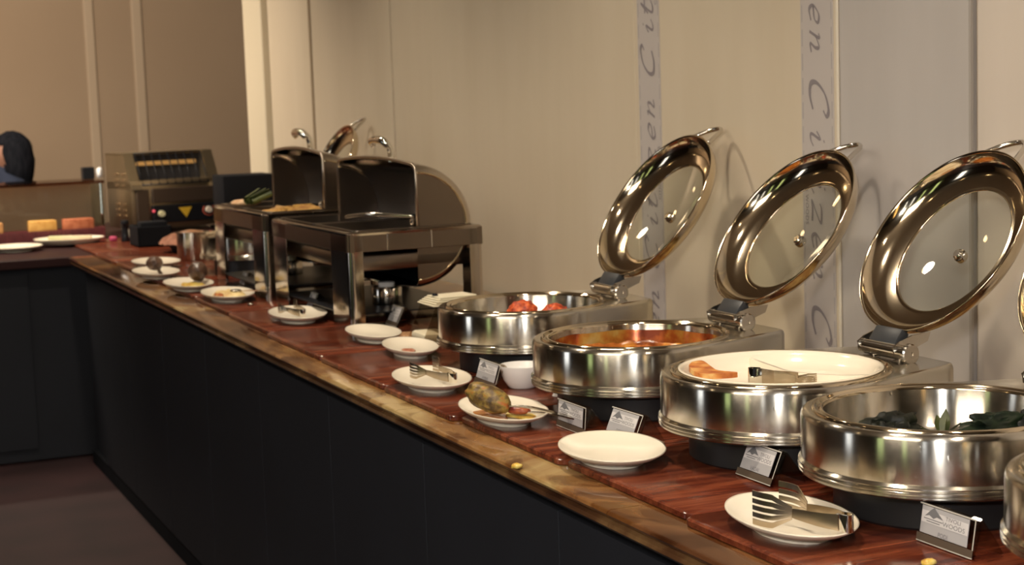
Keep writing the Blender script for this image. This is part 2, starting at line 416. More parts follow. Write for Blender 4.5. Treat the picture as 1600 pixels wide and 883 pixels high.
# wooden boards laid end to end
MWOOD = M('red_brown_wood', (1, 1, 1), .28)
if True:
    m = MWOOD; p = m.node_tree.nodes['Principled BSDF']
    oi = N(m, 'ShaderNodeObjectInfo'); tc = N(m, 'ShaderNodeTexCoord'); ad = N(m, 'ShaderNodeVectorMath', operation='ADD')
    sc = N(m, 'ShaderNodeVectorMath', operation='SCALE'); sc.inputs['Scale'].default_value = 13.
    cx = N(m, 'ShaderNodeCombineXYZ'); L(m, oi.outputs['Random'], cx.inputs[0]); L(m, oi.outputs['Random'], cx.inputs[2]); L(m, cx.outputs[0], sc.inputs[0])
    L(m, tc.outputs['Object'], ad.inputs[0]); L(m, sc.outputs[0], ad.inputs[1])
    mp = N(m, 'ShaderNodeMapping'); mp.inputs['Scale'].default_value = (3.0, 26, 26); mp.inputs['Rotation'].default_value = (0, 0, .04); L(m, ad.outputs[0], mp.inputs[0])
    n = N(m, 'ShaderNodeTexNoise', Scale=1.6, Detail=7, Roughness=.62, Distortion=.5); L(m, mp.outputs[0], n.inputs['Vector'])
    r = ramp(m, n.outputs['Fac'], [(.30, (.050, .010, .006)), (.46, (.125, .026, .012)), (.58, (.20, .050, .021)), (.74, (.32, .095, .042))])
    n2 = N(m, 'ShaderNodeTexNoise', Scale=4., Detail=4); L(m, ad.outputs[0], n2.inputs['Vector'])
    r2 = ramp(m, n2.outputs['Fac'], [(.35, (.62, .58, .60)), (.6, (1, 1, 1))])
    mx = N(m, 'ShaderNodeMixRGB', blend_type='MULTIPLY'); mx.inputs[0].default_value = .8; L(m, r.outputs[0], mx.inputs[1]); L(m, r2.outputs[0], mx.inputs[2])
    L(m, mx.outputs[0], p.inputs['Base Color'])
    mr = N(m, 'ShaderNodeMapRange'); mr.inputs[3].default_value = .13; mr.inputs[4].default_value = .28; L(m, n2.outputs['Fac'], mr.inputs[0]); L(m, mr.outputs[0], p.inputs['Roughness'])
    b = N(m, 'ShaderNodeBump', Strength=.12, Distance=.001); L(m, n.outputs['Fac'], b.inputs['Height']); L(m, b.outputs[0], p.inputs['Normal'])
bys = [.45, .96, 1.47, 1.975, 2.39, 2.84, 3.24, 3.71, 4.20, 4.68, 5.16, 5.64, 6.12, 6.60, 7.08]
blab = ['under the small round dish at the right edge', 'under the front of the rightmost dish', 'beneath the plate with two fork tongs', 'under the empty white plate nearest the camera',
        'under the plate with the sauce coated spoon', 'under the white bowl and folded tongs plate', 'beside the dish of fried red balls', 'under the two empty plates by the napkins', 'in front of the nearer roll top chafer',
        'at the near end of the farther roll top chafer', 'under the plate of yellow food', 'at the far leg of the second roll top chafer', 'under the steel pot', 'between the steel pot and the counter corner', '']
def rrect(x0, x1, y0, y1, r, n=5):
    out = []
    for cx_, cy_, a0 in ((x1-r, y1-r, 0), (x0+r, y1-r, PI/2), (x0+r, y0+r, PI), (x1-r, y0+r, 1.5*PI)):
        for k in range(n+1): a = a0+PI/2*k/n; out.append((cx_+r*math.cos(a), cy_+r*math.sin(a)))
    return out
def board(y0, y1, x0, x1, lab, dz=0):
    yc = (y0+y1)/2; xc = (x0+x1)/2
    P = rrect(x0-xc, x1-xc, y0-yc, y1-yc, .018)
    bm = bmesh.new()
    ins = lambda k: [(x*(1-k/(abs(x1-x0)/2)), y*(1-k/(abs(y1-y0)/2))) for x, y in P]
    rings(bm, [[(x, y, 0) for x, y in ins(.002)], [(x, y, .002) for x, y in P], [(x, y, .0095) for x, y in P], [(x, y, .012) for x, y in ins(.003)]], True, True, True)
    o = obj('wooden_board', bm, MWOOD, None, (xc, yc, ZM+dz+.0002), (0, 0, random.uniform(-.006, .006)), smooth=.6)
    return tag(o, 'reddish brown wooden board '+lab, 'board', 'wooden boards laid along the counter')
bxs = [1.115, 1.115, 1.116, 1.131, 1.126, 1.113, 1.119, 1.124, 1.140, 1.150, 1.158, 1.162, 1.165, 1.165]
for i, (a, b) in enumerate(zip(bys[:-1], bys[1:])):
    board(a+.002, b-.002, bxs[i], 1.78, blab[i])
board(7.085, 7.56, 1.168, 1.95, 'at the counter corner in front of the toaster')
board(7.565, 7.855, 1.168, 1.95, 'farthest one, under the pepper mill')

# ------------------------------------------------------------------ round induction chafers
def hull_r(n):
    pts = [(.2*math.cos(a*2*PI/180), .2*math.sin(a*2*PI/180)) for a in range(180)]
    for cy_ in (-.105, .105):
        for k in range(24): a = 2*PI*k/24; pts.append((.252+.018*math.cos(a), cy_+.018*math.sin(a)))
    pts = sorted(set(pts))
    def half(ps):
        h = []
        for p in ps:
            while len(h) > 1 and (h[-1][0]-h[-2][0])*(p[1]-h[-2][1])-(h[-1][1]-h[-2][1])*(p[0]-h[-2][0]) <= 0: h.pop()
            h.append(p)
        return h
    H = half(pts)[:-1]+half(pts[::-1])[:-1]
    out = []
    for i in range(n):
        a = 2*PI*i/n; d = (math.cos(a), math.sin(a)); best = .2
        for j in range(len(H)):
            p, q = H[j], H[(j+1) % len(H)]
            ex, ey = q[0]-p[0], q[1]-p[1]; den = d[0]*ey-d[1]*ex
            if abs(den) < 1e-9: continue
            t = (p[0]*ey-p[1]*ex)/den; s = (p[0]*d[1]-p[1]*d[0])/den
            if t > 0 and -1e-6 <= s <= 1+1e-6: best = max(best, t)
        out.append(best)
    return out
NH = 144
HR = hull_r(NH)
def hull_rings(prof):
    """prof: (offset from outline, z)"""
    return [[((HR[i]+o)*math.cos(2*PI*i/NH), (HR[i]+o)*math.sin(2*PI*i/NH), z) for i in range(NH)] for o, z in prof]
LID_R = .185; OPEN = math.radians(127)
PIV = (.203, 0, .160)     # hinge axis in dish space (z above board)
def make_chafer(label):
    t = thing('round_chafing_dish', label, 'chafing dish', (0, 0, ZT), 0, 'round chafing dishes along the counter')
    # body shell (z from the board top)
    bm = bmesh.new()
    rs = hull_rings([(-.012, .072), (-.001, .073), (0, .076), (0, .132), (-.002, .138), (-.006, .1405), (-.012, .1405)])
    for r_, z in ((.184, .1400), (.1815, .136)):
        rs.append([(r_*math.cos(2*PI*i/NH), r_*math.sin(2*PI*i/NH), z) for i in range(NH)])
    rings(bm, rs)
    body = obj('body', bm, MSB, t, smooth=.7)
    bm = bmesh.new(); rings(bm, hull_rings([(-.012, .054), (.001, .054), (.004, .0565), (.004, .0585), (.0015, .060), (.0045, .062), (.0045, .064), (.0015, .0658), (.004, .068), (.004, .070), (0, .0735), (-.010, .0735)]), True, False, False)
    obj('base_band', bm, MSB, t, smooth=.7)
    obj('underside', lathe([(.0001, .056), (.19, .056)], 48), MSX, t)
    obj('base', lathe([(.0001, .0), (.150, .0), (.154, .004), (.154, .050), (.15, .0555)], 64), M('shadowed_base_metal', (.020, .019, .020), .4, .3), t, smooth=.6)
    # pan rim and deep food pan
    obj('pan_rim', lathe([(.184, .1385), (.1835, .1425), (.181, .1445), (.1785, .1435), (.1765, .1395), (.174, .1385), (.172, .1415), (.1695, .1425), (.1668, .140), (.166, .1365)], 96), MSP, t, smooth=3.1)
    obj('food_pan', lathe([(.0001, .074), (.135, .074), (.150, .077), (.158, .086), (.1655, .1375)], 96), MSB, t, smooth=3.1)
    # hinge
    cyl = bmesh.new()
    lathe([(.0001, -.066), (.010, -.066), (.0135, -.064), (.0135, -.056), (.0115, -.055), (.0130, -.054), (.0130, .054), (.0115, .055), (.0145, .056), (.0175, .060), (.0175, .066), (.015, .068), (.004, .068), (.0035, .066), (.0001, .066)], 28, cyl)
    bmesh.ops.rotate(cyl, cent=(0, 0, 0), matrix=Matrix.Rotation(PI/2, 3, 'X'), verts=cyl.verts[:])
    hg = obj('hinge', cyl, MST, t, (PIV[0]+.004, PIV[1]-.012, PIV[2]-.005), smooth=.6)
    for sy in (-.036, .036):
        bm = bx((0, sy, -.011), (.010, .011, .008), .002, 1); box(bm, (0, sy, -.0145), (.016, .02, .003), .001, 1)
        obj('hinge_post', bm, MST, hg)
    # lid, built closed with its pivot at the origin and the bowl above
    c = -(LID_R+.033)
    lid = link('lid', None, t, PIV, (0, OPEN, 0))
    def lo(nm, bm, mat, par=None, sm=3.1): return obj(nm, bm, mat, par or lid, (c, 0, 0), smooth=sm)
    lid.name = 'lid'
    shell = lathe([(.1812, .004), (LID_R-.0015, .000), (LID_R+.0006, .0014), (LID_R+.0006, .004), (LID_R-.001, .0065), (.1830, .012), (.178, .024), (.168, .0335), (.152, .0390), (.134, .0408), (.1270, .0400), (.1240, .0385), (.1235, .0365), (.1262, .0355), (.1290, .0370), (.1320, .0362), (.150, .0340), (.164, .0280), (.1735, .0190), (.1790, .0095), (.1812, .004)], 96)
    lo('lid_ring', shell, MSP)
    g = [(.1245, .0375)]+[(.123*(1-k/6), .0375+.016*(1-(1-k/6)**2)) for k in range(1, 6)]+[(.004, .0535)]
    gl = lathe(g+[(.0001, .0535)], 64); 
    lathe([(r_, z+.003) for r_, z in g]+[(.0001, .0565)], 64, gl)
    lo('lid_glass', gl, MGL)
    kn = lathe([(.0001, .045), (.0075, .045), (.0098, .0475), (.0098, .0525), (.012, .0535), (.012, .0610), (.010, .064), (.006, .066), (.0001, .066)], 24)
    lo('vent_knob', kn, MST, sm=.6)
    hp = spline([(-.174, .055, .018), (-.196, .046, .028), (-.220, .030, .042), (-.233, .010, .050), (-.233, -.010, .050), (-.220, -.030, .042), (-.196, -.046, .028), (-.174, -.055, .018)], 6)
    lo('lid_handle', tube(hp, .0050, 10), MST, sm=3.1)
    br = bmesh.new(); box(br, (-.022, 0, .006), (.032, .074, .020), .004, 2)
    box(br, (-.020, 0, .018), (.030, .050, .012), .004, 2)
    obj('lid_bracket', br, MGY, lid, smooth=.6)
    for sy in (-.050, .050):
        ar = bmesh.new()
        P = [(-.012, -.006), (.004, -.012), (.013, .0), (.004, .012), (-.044, .044), (-.060, .040), (-.034, .010)]
        vsA = [ar.verts.new((x, sy-.0015, z)) for x, z in P]; vsB = [ar.verts.new((x, sy+.0015, z)) for x, z in P]
        ar.faces.new(vsA); ar.faces.new(vsB[::-1])
        for i in range(len(P)): j = (i+1) % len(P); ar.faces.new((vsA[i], vsA[j], vsB[j], vsB[i]))
        obj('lid_arm', ar, MST, lid)
    return t
DISH = {1: (1.481, 3.304), 2: (1.447, 2.723), 3: (1.457, 2.240), 4: (1.461, 1.836), 5: (1.441, 1.381)}
c1 = make_chafer('round steel chafing dish with fried red balls, lid open'); c1.location = (*DISH[1], ZT)
c2 = dup(c1, (*DISH[2], ZT), None, 'round steel chafing dish with orange curry stains inside, lid open')
c3 = dup(c1, (*DISH[3], ZT), None, 'round steel chafing dish with a white divided insert and toast')
c4 = dup(c1, (*DISH[4], ZT), None, 'round steel chafing dish holding dark leafy greens, front right')
c5 = dup(c1, (*DISH[5], ZT), None, 'round steel chafing dish cut off by the right edge of the photo')
c6 = dup(c1, (1.545, 5.86, ZT), None, 'farthest round chafing dish, its open lid showing above the roll top chafers')
for c_ in (c1, c2, c3, c4, c5, c6): c_.scale = (.982, .982, 1)
for c_, da, ks in ((c1, -.02, 1.035), (c2, .03, .995), (c3, -.012, .985), (c6, -.175, 1.0)):
    for ch in c_.children:
        if ch.name.startswith('lid'): ch.rotation_euler = (0, OPEN+da, 0); ch.scale = (ks, ks, ks)

# dish contents
def zt(h): return ZT+h
MFRY = noisy('fried_red', [(.32, (.07, .012, .006)), (.46, (.36, .04, .012)), (.60, (.66, .12, .03)), (.75, (.75, .26, .09))], 70, 6, .45, bump=1.)
for k, (x, y, z, r_, lab) in enumerate([(1.455, 3.262, 1.024, .034, 'large round fried red vegetable ball in the far dish'), (1.512, 3.215, 1.016, .034, 'orange fried ball half hidden beside the large red one'),
                                        (1.530, 3.262, 1.000, .030, 'small dark red fried ball behind the others'), (1.425, 3.190, .992, .022, 'small pale green fritter low in the dish of red balls')]):
    o = obj('fried_ball', lump((0, 0, 0), (r_, r_*.95, r_*.85), .16, 3.2, 4, k), MFRY if k < 3 else noisy('green_fry', [(.4, (.10, .12, .02)), (.6, (.35, .30, .08))], 60, 5, .5), None, (x, y, max(z, .974+r_*.86)), smooth=3.1)
    tag(o, lab, 'fried snack', 'fried balls in the far dish')
# filling under balls
MGRAVY = noisy('orange_gravy', [(.35, (.16, .035, .006)), (.5, (.42, .13, .02)), (.62, (.60, .28, .05)), (.75, (.62, .42, .14))], 24, 7, .25, bump=.6)
bm = lathe([(.0001, .092), (.03, .092), (.06, .093), (.09, .092), (.12, .0935), (.140, .0945), (.152, .097), (.1565, .104)], 96)
for v in bm.verts: v.co.z += .006*noise.noise(v.co*45)
o = obj('curry_gravy', bm, MGRAVY, None, (*DISH[2], ZT), smooth=3.1); o.scale = (.982, .982, 1); tag(o, 'orange yellow curry left in the bottom of the second round dish', 'curry'); o['kind'] = 'stuff'
# stains up the pan wall: an uneven film
bm = bmesh.new(); n = 120; rr0 = []; rr1 = []
MFILM = noisy('curry_film', [(.34, (.16, .030, .010)), (.44, (.36, .09, .018)), (.52, (.46, .22, .04)), (.60, (.52, .36, .10)), (.72, (.55, .46, .28))], 13, 8, .24, metal=.55, bump=.2, aniso=.8)
for i in range(n+1):
    a = math.radians(-30+ (i/n)*330); hh = .034+.007*noise.noise(Vector((a*1.6, 0, 1)))
    rr0.append((.1576*math.cos(a), .1576*math.sin(a), .095)); k = min(hh/.042, .98)
    rr1.append(((.1576+.0058*k)*math.cos(a), (.1576+.0058*k)*math.sin(a), .095+.041*k))
rings(bm, [rr0, rr1], False)
o = obj('curry_stain', bm, MFILM, None, (*DISH[2], ZT), smooth=3.1); o.scale = (.982, .982, 1); tag(o, 'dried orange curry film on the inner wall of the second round dish', 'curry'); o['kind'] = 'stuff'
# white insert with divider
ci = thing('divided_insert', 'white ceramic divided insert filling the third round dish', 'insert', (DISH[3][0], DISH[3][1], ZT))
ci.scale = (.982, .982, 1)
obj('ceramic_pan', lathe([(.0001, .118), (.118, .118), (.140, .121), (.152, .129), (.158, .139), (.162, .1435), (.166, .1455), (.1695, .1455), (.1695, .1435), (.1658, .1425), (.163, .134), (.156, .120), (.14, .112), (.0001, .112)], 96), M('cream_ceramic', (.86, .78, .64), .12, coat=.4), ci, smooth=3.1)
dv = spline([(.155*math.cos(a), .155*math.sin(a), .128) for a in (1.35, 1.35)]+[(.02, .06, .128), (.015, -.02, .128), (.06, -.09, .128), (.11, -.115, .128)], 8)
obj('divider', sheet(dv[9:], .006, (0, 0, .018)), M('cream_ceramic', (1, 1, 1)), ci, smooth=.6)
MTOAST = noisy('fried_crust', [(.3, (.38, .09, .02)), (.5, (.62, .23, .05)), (.68, (.78, .50, .18))], 30, 7, .55, bump=.8)
P = spline([(-.100, .118, 0), (-.080, .118, 0), (-.100, .053, 0), (-.108, .020, 0), (-.094, -.016, 0), (-.139, -.006, 0), (-.148, .018, 0), (-.128, .080, 0), (-.100, .118, 0)], 5)[:-1]
bm = prism([(p.x, p.y) for p in P], .127, .135)
bmesh.ops.triangulate(bm, faces=bm.faces[:]); 
o = obj('fried_wedge', bm, MTOAST, None, (1.457, 2.235, ZT+.012), smooth=.4); tag(o, 'curved orange brown fried wedge at the left of the white insert', 'fried food')

# ------------------------------------------------------------------ plates
def make_plate(label):
    t = thing('oval_plate', label, 'plate', (0, 0, ZT), 0, 'white plates set out in front of the dishes')
    bm = lathe([(.0001, .0075), (.42, .0078), (.66, .0105), (.86, .0180), (.975, .0235), (1.0, .0245), (1.004, .0230), (.985, .0205), (.86, .0135), (.66, .0065), (.60, .0048), (.60, .0), (.56, .0), (.55, .0035), (.0001, .0035)], 72)
    obj('dish', bm, MCE, t, smooth=1.0)
    return t
plates = []
PL = [(1.204, 1.832, .078, .126, -.12, 'white oval plate with two fork tongs, nearest the camera'),
      (1.198, 2.346, .085, .124, -.20, 'empty clean white plate between the tongs plate and the coated spoon'),
      (1.184, 2.76, .075, .138, -.07, 'white plate smeared with yellow and red sauce under the big spoon'),
      (1.197, 3.164, .078, .140, -.10, 'white plate with folded tongs left of the small bowl'),
      (1.315, 3.610, .062, .132, -.12, 'white plate with a small red stain, tucked against the far round dish'),
      (1.321, 3.895, .064, .132, -.05, 'empty cream plate at the foot of the nearer roll top chafer'),
      (1.268, 4.385, .078, .150, -.10, 'plate with steel tongs in front of the nearer roll top chafer'),
      (1.228, 5.020, .080, .160, -.05, 'plate of yellow and orange food beside the second chafer leg'),
      (1.190, 5.400, .078, .160, 0, 'plate with brown spoon just left of the yellow food plate'),
      (1.181, 5.880, .080, .165, 0, 'plate carrying a dark ladle in front of the steel pot'),
      (1.262, 6.270, .090, .150, 0, 'empty plate behind the dark ladle, left of the steel pot')]
p0 = make_plate(PL[0][5])
for i, (x, y, a, b, rz, lab) in enumerate(PL):
    o = p0 if i == 0 else dup(p0)
    o.location = (x, y, ZT+.0003); o.rotation_euler = (0, 0, rz); o['label'] = lab
    for ch in o.children: ch.scale = (a, b, 1)
    plates.append(o)
def lay(o, z): o.location.z = z
# far plate and platter on corner counter
fp = dup(p0, (.905, 7.62, ZM+.0003), 0, 'white plate at the left edge on the dark corner counter')
for ch in fp.children: ch.scale = (.12, .14, 1)
pt = thing('oval_platter', 'pale oval platter with slices in front of the red basket', 'platter', (1.16, 7.725, ZT))
obj('dish', lathe([(.0001, .006), (.8, .008), (.95, .02), (1., .026), (1.0, .022), (.8, 0), (.0001, 0)], 48), MCE, pt, smooth=1.)
for ch in pt.children: ch.scale = (.16, .12, 1)
pt.rotation_euler = (0, 0, -.35)

# ------------------------------------------------------------------ tongs (fork ended), laid on their side
def fork_head(bm, base, d, w, length, dish, th=.0014, flip=1):
    """slotted head: plate in the plane of d and z, bowed along the side vector"""
    side = Vector((-d.y, d.x, 0))*flip
    nn = 5; T = 9
    def pt(s, h, o): return base+d*(s*length)+Vector((0, 0, h))+side*(dish*math.sin(s*PI*.9)+o)
    for k in range(nn):
        h0 = -w/2+w*k/nn+(w*.010 if k else 0); h1 = -w/2+w*(k+1)/nn-(w*.010 if k < nn-1 else 0)
        rs = []
        for i in range(T+1):
            s = i/T
            sp = min(1, .38+1.35*s) if s < .46 else 1.0
            gap = 0 if s < .40 else w*.022
            a = h0*sp+(gap if k else 0); b = h1*sp-(gap if k < nn-1 else 0)
            rs.append([pt(s, a, 0), pt(s, b, 0), pt(s, b, th), pt(s, a, th)])
        rings(bm, rs, True, True, True)
def make_tongs(bend, tips, label, w=.019, head=.062, loc_z=0, headw=.036, dirt=None):
    t = thing('serving_tongs', label, 'tongs', (bend[0], bend[1], bend[2]))
    B = Vector((0, 0, 0))
    ds = []
    for k, tp in enumerate(tips):
        T = Vector(tp)-Vector(bend); Ln = T.length; d = T.normalized(); ds.append(d)
        sd = Vector((-d.y, d.x, 0))*(1 if k == 0 else -1)
        e = T-d*head
        st = B+d*.012+Vector((-ds[0].y, ds[0].x, 0))*(.006 if k == 0 else -.006)
        path = spline([st, st.lerp(e, .35)+sd*.004, st.lerp(e, .75)+sd*.002, e], 6)
        bm = bmesh.new()
        n_ = len(path); rs = []
        for i, p in enumerate(path):
            tt = (path[min(i+1, n_-1)]-path[max(i-1, 0)]).normalized(); nv = Vector((-tt.y, tt.x, 0)).normalized()*.0008
            ww = w*(1-.45*i/(n_-1))/2
            z = Vector((0, 0, 1))
            rs.append([p+nv-z*ww, p+nv+z*ww, p-nv+z*ww, p-nv-z*ww])
        rings(bm, rs, True, True, True)
        fork_head(bm, e, d, headw, head, .008, flip=(1 if k == 0 else -1))
        obj('tong_arm', bm, dirt or M('satin_steel', (.50, .42, .31), .26, 1.0), t, smooth=.5)
    d = (ds[0]+ds[1]).normalized(); sd = Vector((-d.y, d.x, 0))
    path = [d*.014+sd*.0065, d*.004+sd*.0075, -d*.003+sd*.005, -d*.0055, -d*.003-sd*.005, d*.004-sd*.0075, d*.014-sd*.0065]
    obj('tong_bend', sheet(spline(path, 4), .0016, (0, 0, w*1.05)), MCH, t, smooth=.6)
    return t
make_tongs((1.214, 1.712, .936), [(1.140, 1.822, .944), (1.188, 1.838, .946)], 'steel fork tongs resting on the nearest plate', .022, .055, headw=.046)
make_tongs((1.209, 3.065, .932), [(1.160, 3.185, .938), (1.212, 3.200, .944)], 'steel tongs resting on the plate beside the small white bowl', .018, .045, headw=.032)
make_tongs((1.255, 4.285, .932), [(1.225, 4.42, .936), (1.270, 4.44, .942)], 'small steel tongs on the plate before the nearer roll top chafer', .020, .045, headw=.026)
make_tongs((1.352, 2.158, 1.050), [(1.428, 2.098, 1.042), (1.455, 2.135, 1.042)], 'steel tongs lying inside the white divided insert', .027, .03, headw=.014)

# spoons
def spoon(loc, tip, label, mat_b, mat_h, bl=.045, bw=.030, bh=.026, over=True, seed=1, cat='spoon', tilt=0.):
    """bowl of the spoon at loc, handle running to tip"""
    a = Vector(loc); b = Vector(tip); t = thing('serving_spoon', label, cat, tuple(a))
    d = (b-a); ang = math.atan2(d.y, d.x)
    bm = lump((0, 0, 0), (bl, bw, bh), .10, 2.6, 4, seed, rz=ang)
    sb = obj('spoon_bowl', bm, mat_b, t, smooth=3.1)
    sb.matrix_local = Matrix.Rotation(tilt, 4, Vector((-math.sin(ang), math.cos(ang), 0)))
    dn = d.normalized(); st = dn*bl*.8
    path = spline([st-Vector((0, 0, bh*.3)), st.lerp(d, .3), st.lerp(d, .7), d], 5)
    bm = bmesh.new(); rs = []; side = Vector((-dn.y, dn.x, 0)).normalized()
    for i, p in enumerate(path):
        w = .0045+.004*i/len(path); rs.append([p-side*w, p+side*w, p+side*w+Vector((0, 0, .0025)), p-side*w+Vector((0, 0, .0025))])
    rings(bm, rs, True, True, True); obj('spoon_handle', bm, mat_h, t, smooth=.6)
    return t
MSAUCE = noisy('sauce_coat', [(.32, (.045, .026, .010)), (.45, (.13, .075, .022)), (.56, (.26, .18, .04)), (.66, (.34, .10, .02))], 60, 8, .45, bump=1.)
spoon((1.150, 2.748, .946), (1.262, 2.560, .920), 'big serving spoon coated in green brown sauce', MSAUCE, MST, .050, .028, .024, tilt=.30)
spoon((1.195, 2.712, .924), (1.290, 2.590, .914), 'second serving spoon lying beside the sauce coated one', noisy('red_sauce', [(.4, (.16, .02, .02)), (.6, (.35, .09, .03))], 40, 5, .3), MST, .024, .014, .008, seed=3)
MDK = noisy('brown_spoon', [(.35, (.05, .025, .018)), (.65, (.15, .085, .055))], 30, 6, .35, bump=.5)
spoon((1.180, 5.895, .948), (1.170, 5.730, .918), 'dark ladle lying on the plate before the steel pot', MDK, MST, .045, .030, .026, seed=5)
spoon((1.228, 5.420, .955), (1.265, 5.62, .950), 'brown sauce covered spoon standing on a plate', MDK, MST, .038, .032, .034, seed=6)
spoon((1.250, 5.00, .926), (1.315, 4.86, .935), 'thin steel spoon on the plate of yellow food', MST, MST, .024, .015, .006, seed=7)

# sauce smears and food on plates
def smear(name, loc, pts, h, mat, label, cat='sauce', seed=1):
    P = spline([(x, y, 0) for x, y in pts+[pts[0]]], 5)[:-1]
    cx_ = sum(p.x for p in P)/len(P); cy_ = sum(p.y for p in P)/len(P); c = Vector((cx_, cy_, 0)); rs = []
    for k, hh in ((1, 0), (.94, h*.5), (.75, h*.9), (.4, h), (.02, h)):
        rs.append([c+(p-c)*k+Vector((0, 0, hh*(1+.5*noise.noise(p*60+Vector((seed, 0, k*3)))))) for p in P])
    bm = bmesh.new(); rings(bm, rs, True, True, True)
    o = obj(name, bm, mat, None, loc, smooth=3.1); tag(o, label, cat); o['kind'] = 'stuff'; return o
MYEL = noisy('yellow_sauce', [(.35, (.45, .20, .03)), (.5, (.68, .46, .08)), (.7, (.75, .64, .22))], 50, 6, .3, bump=.8)
MORG = noisy('orange_sauce', [(.35, (.35, .08, .015)), (.6, (.62, .26, .05))], 50, 6, .3, bump=.6)
smear('yellow_sauce', (1.184, 2.76, .9095), [(.010, .005), (.035, -.01), (.045, -.05), (.035, -.085), (.012, -.085), (.005, -.045), (-.005, -.02)], .005, MYEL, 'lumpy yellow sauce on the right of the spoon plate')
smear('orange_sauce', (1.184, 2.76, .9098), [(-.045, .050), (-.010, .06), (.010, .02), (-.005, -.03), (-.022, -.065), (-.042, -.03), (-.052, .01)], .003, MORG, 'thin orange sauce under the big coated spoon')
smear('red_stain', (1.315, 3.610, .9093), [(-.02, -.02), (.0, -.025), (.012, .0), (.0, .03), (-.015, .02)], .003, noisy('red_stain', [(.4, (.35, .10, .05)), (.6, (.55, .28, .18))], 50, 4, .4), 'small red stain on the plate against the far round dish')
smear('yellow_food', (1.228, 5.02, .9095), [(-.045, .02), (-.02, .08), (.03, .09), (.05, .02), (.045, -.06), (.01, -.09), (-.03, -.06)], .014, noisy('pale_yellow_food', [(.35, (.60, .38, .14)), (.6, (.78, .62, .30))], 40, 6, .5, bump=.6), 'pale yellow food spread over the plate by the chafer leg', 'food')
smear('orange_food', (1.205, 5.00, .917), [(-.025, -.05), (-.012, -.06), (.0, -.02), (-.008, .01), (-.026, .0)], .008, MORG, 'orange food at the front of the yellow food plate', 'food')
smear('yellow_food', (1.195, 5.40, .9095), [(-.02, .05), (.03, .06), (.045, -.02), (.03, -.1), (-.01, -.09), (-.03, -.02)], .010, MYEL, 'yellow sauce under the brown spoon on the farther plate', 'food')
for k, (x, y, lab) in enumerate([(1.257, 1.605, 'yellow crumb on the board at the bottom edge near the sign'), (1.060, 2.42, 'pale crumb on the onyx edge below the empty plate'), (1.245, 5.01-.2, 'shiny drop beside the yellow food plate')]):
    o = obj('crumb', lump((0, 0, 0), (.010, .008, .005), .3, 3, 2, k), MYEL if k < 2 else MCH, None, (x, y, (ZT if k != 1 else ZM)+.0045), smooth=3.1); tag(o, lab, 'crumb')

# small white bowl
bw = obj('small_bowl', lathe([(.0001, .006), (.022, .007), (.036, .018), (.044, .042), (.0462, .0475), (.0478, .0475), (.0475, .044), (.040, .018), (.030, .003), (.027, 0), (.0001, 0)], 56), MCW, None, (1.355, 3.050, ZT+.0003), smooth=1.); tag(bw, 'small white ceramic bowl in front of the second round dish', 'bowl')
tb = thing('white_table_pot', 'small white footed pot half hidden between the bowl and the second dish', 'pot', (1.372, 2.912, ZT+.0003))
obj('dish', lathe([(.0001, .0), (.012, 0), (.0135, .002), (.009, .010), (.012, .020), (.016, .030), (.0001, .033)], 32), MCW, tb, smooth=1.)

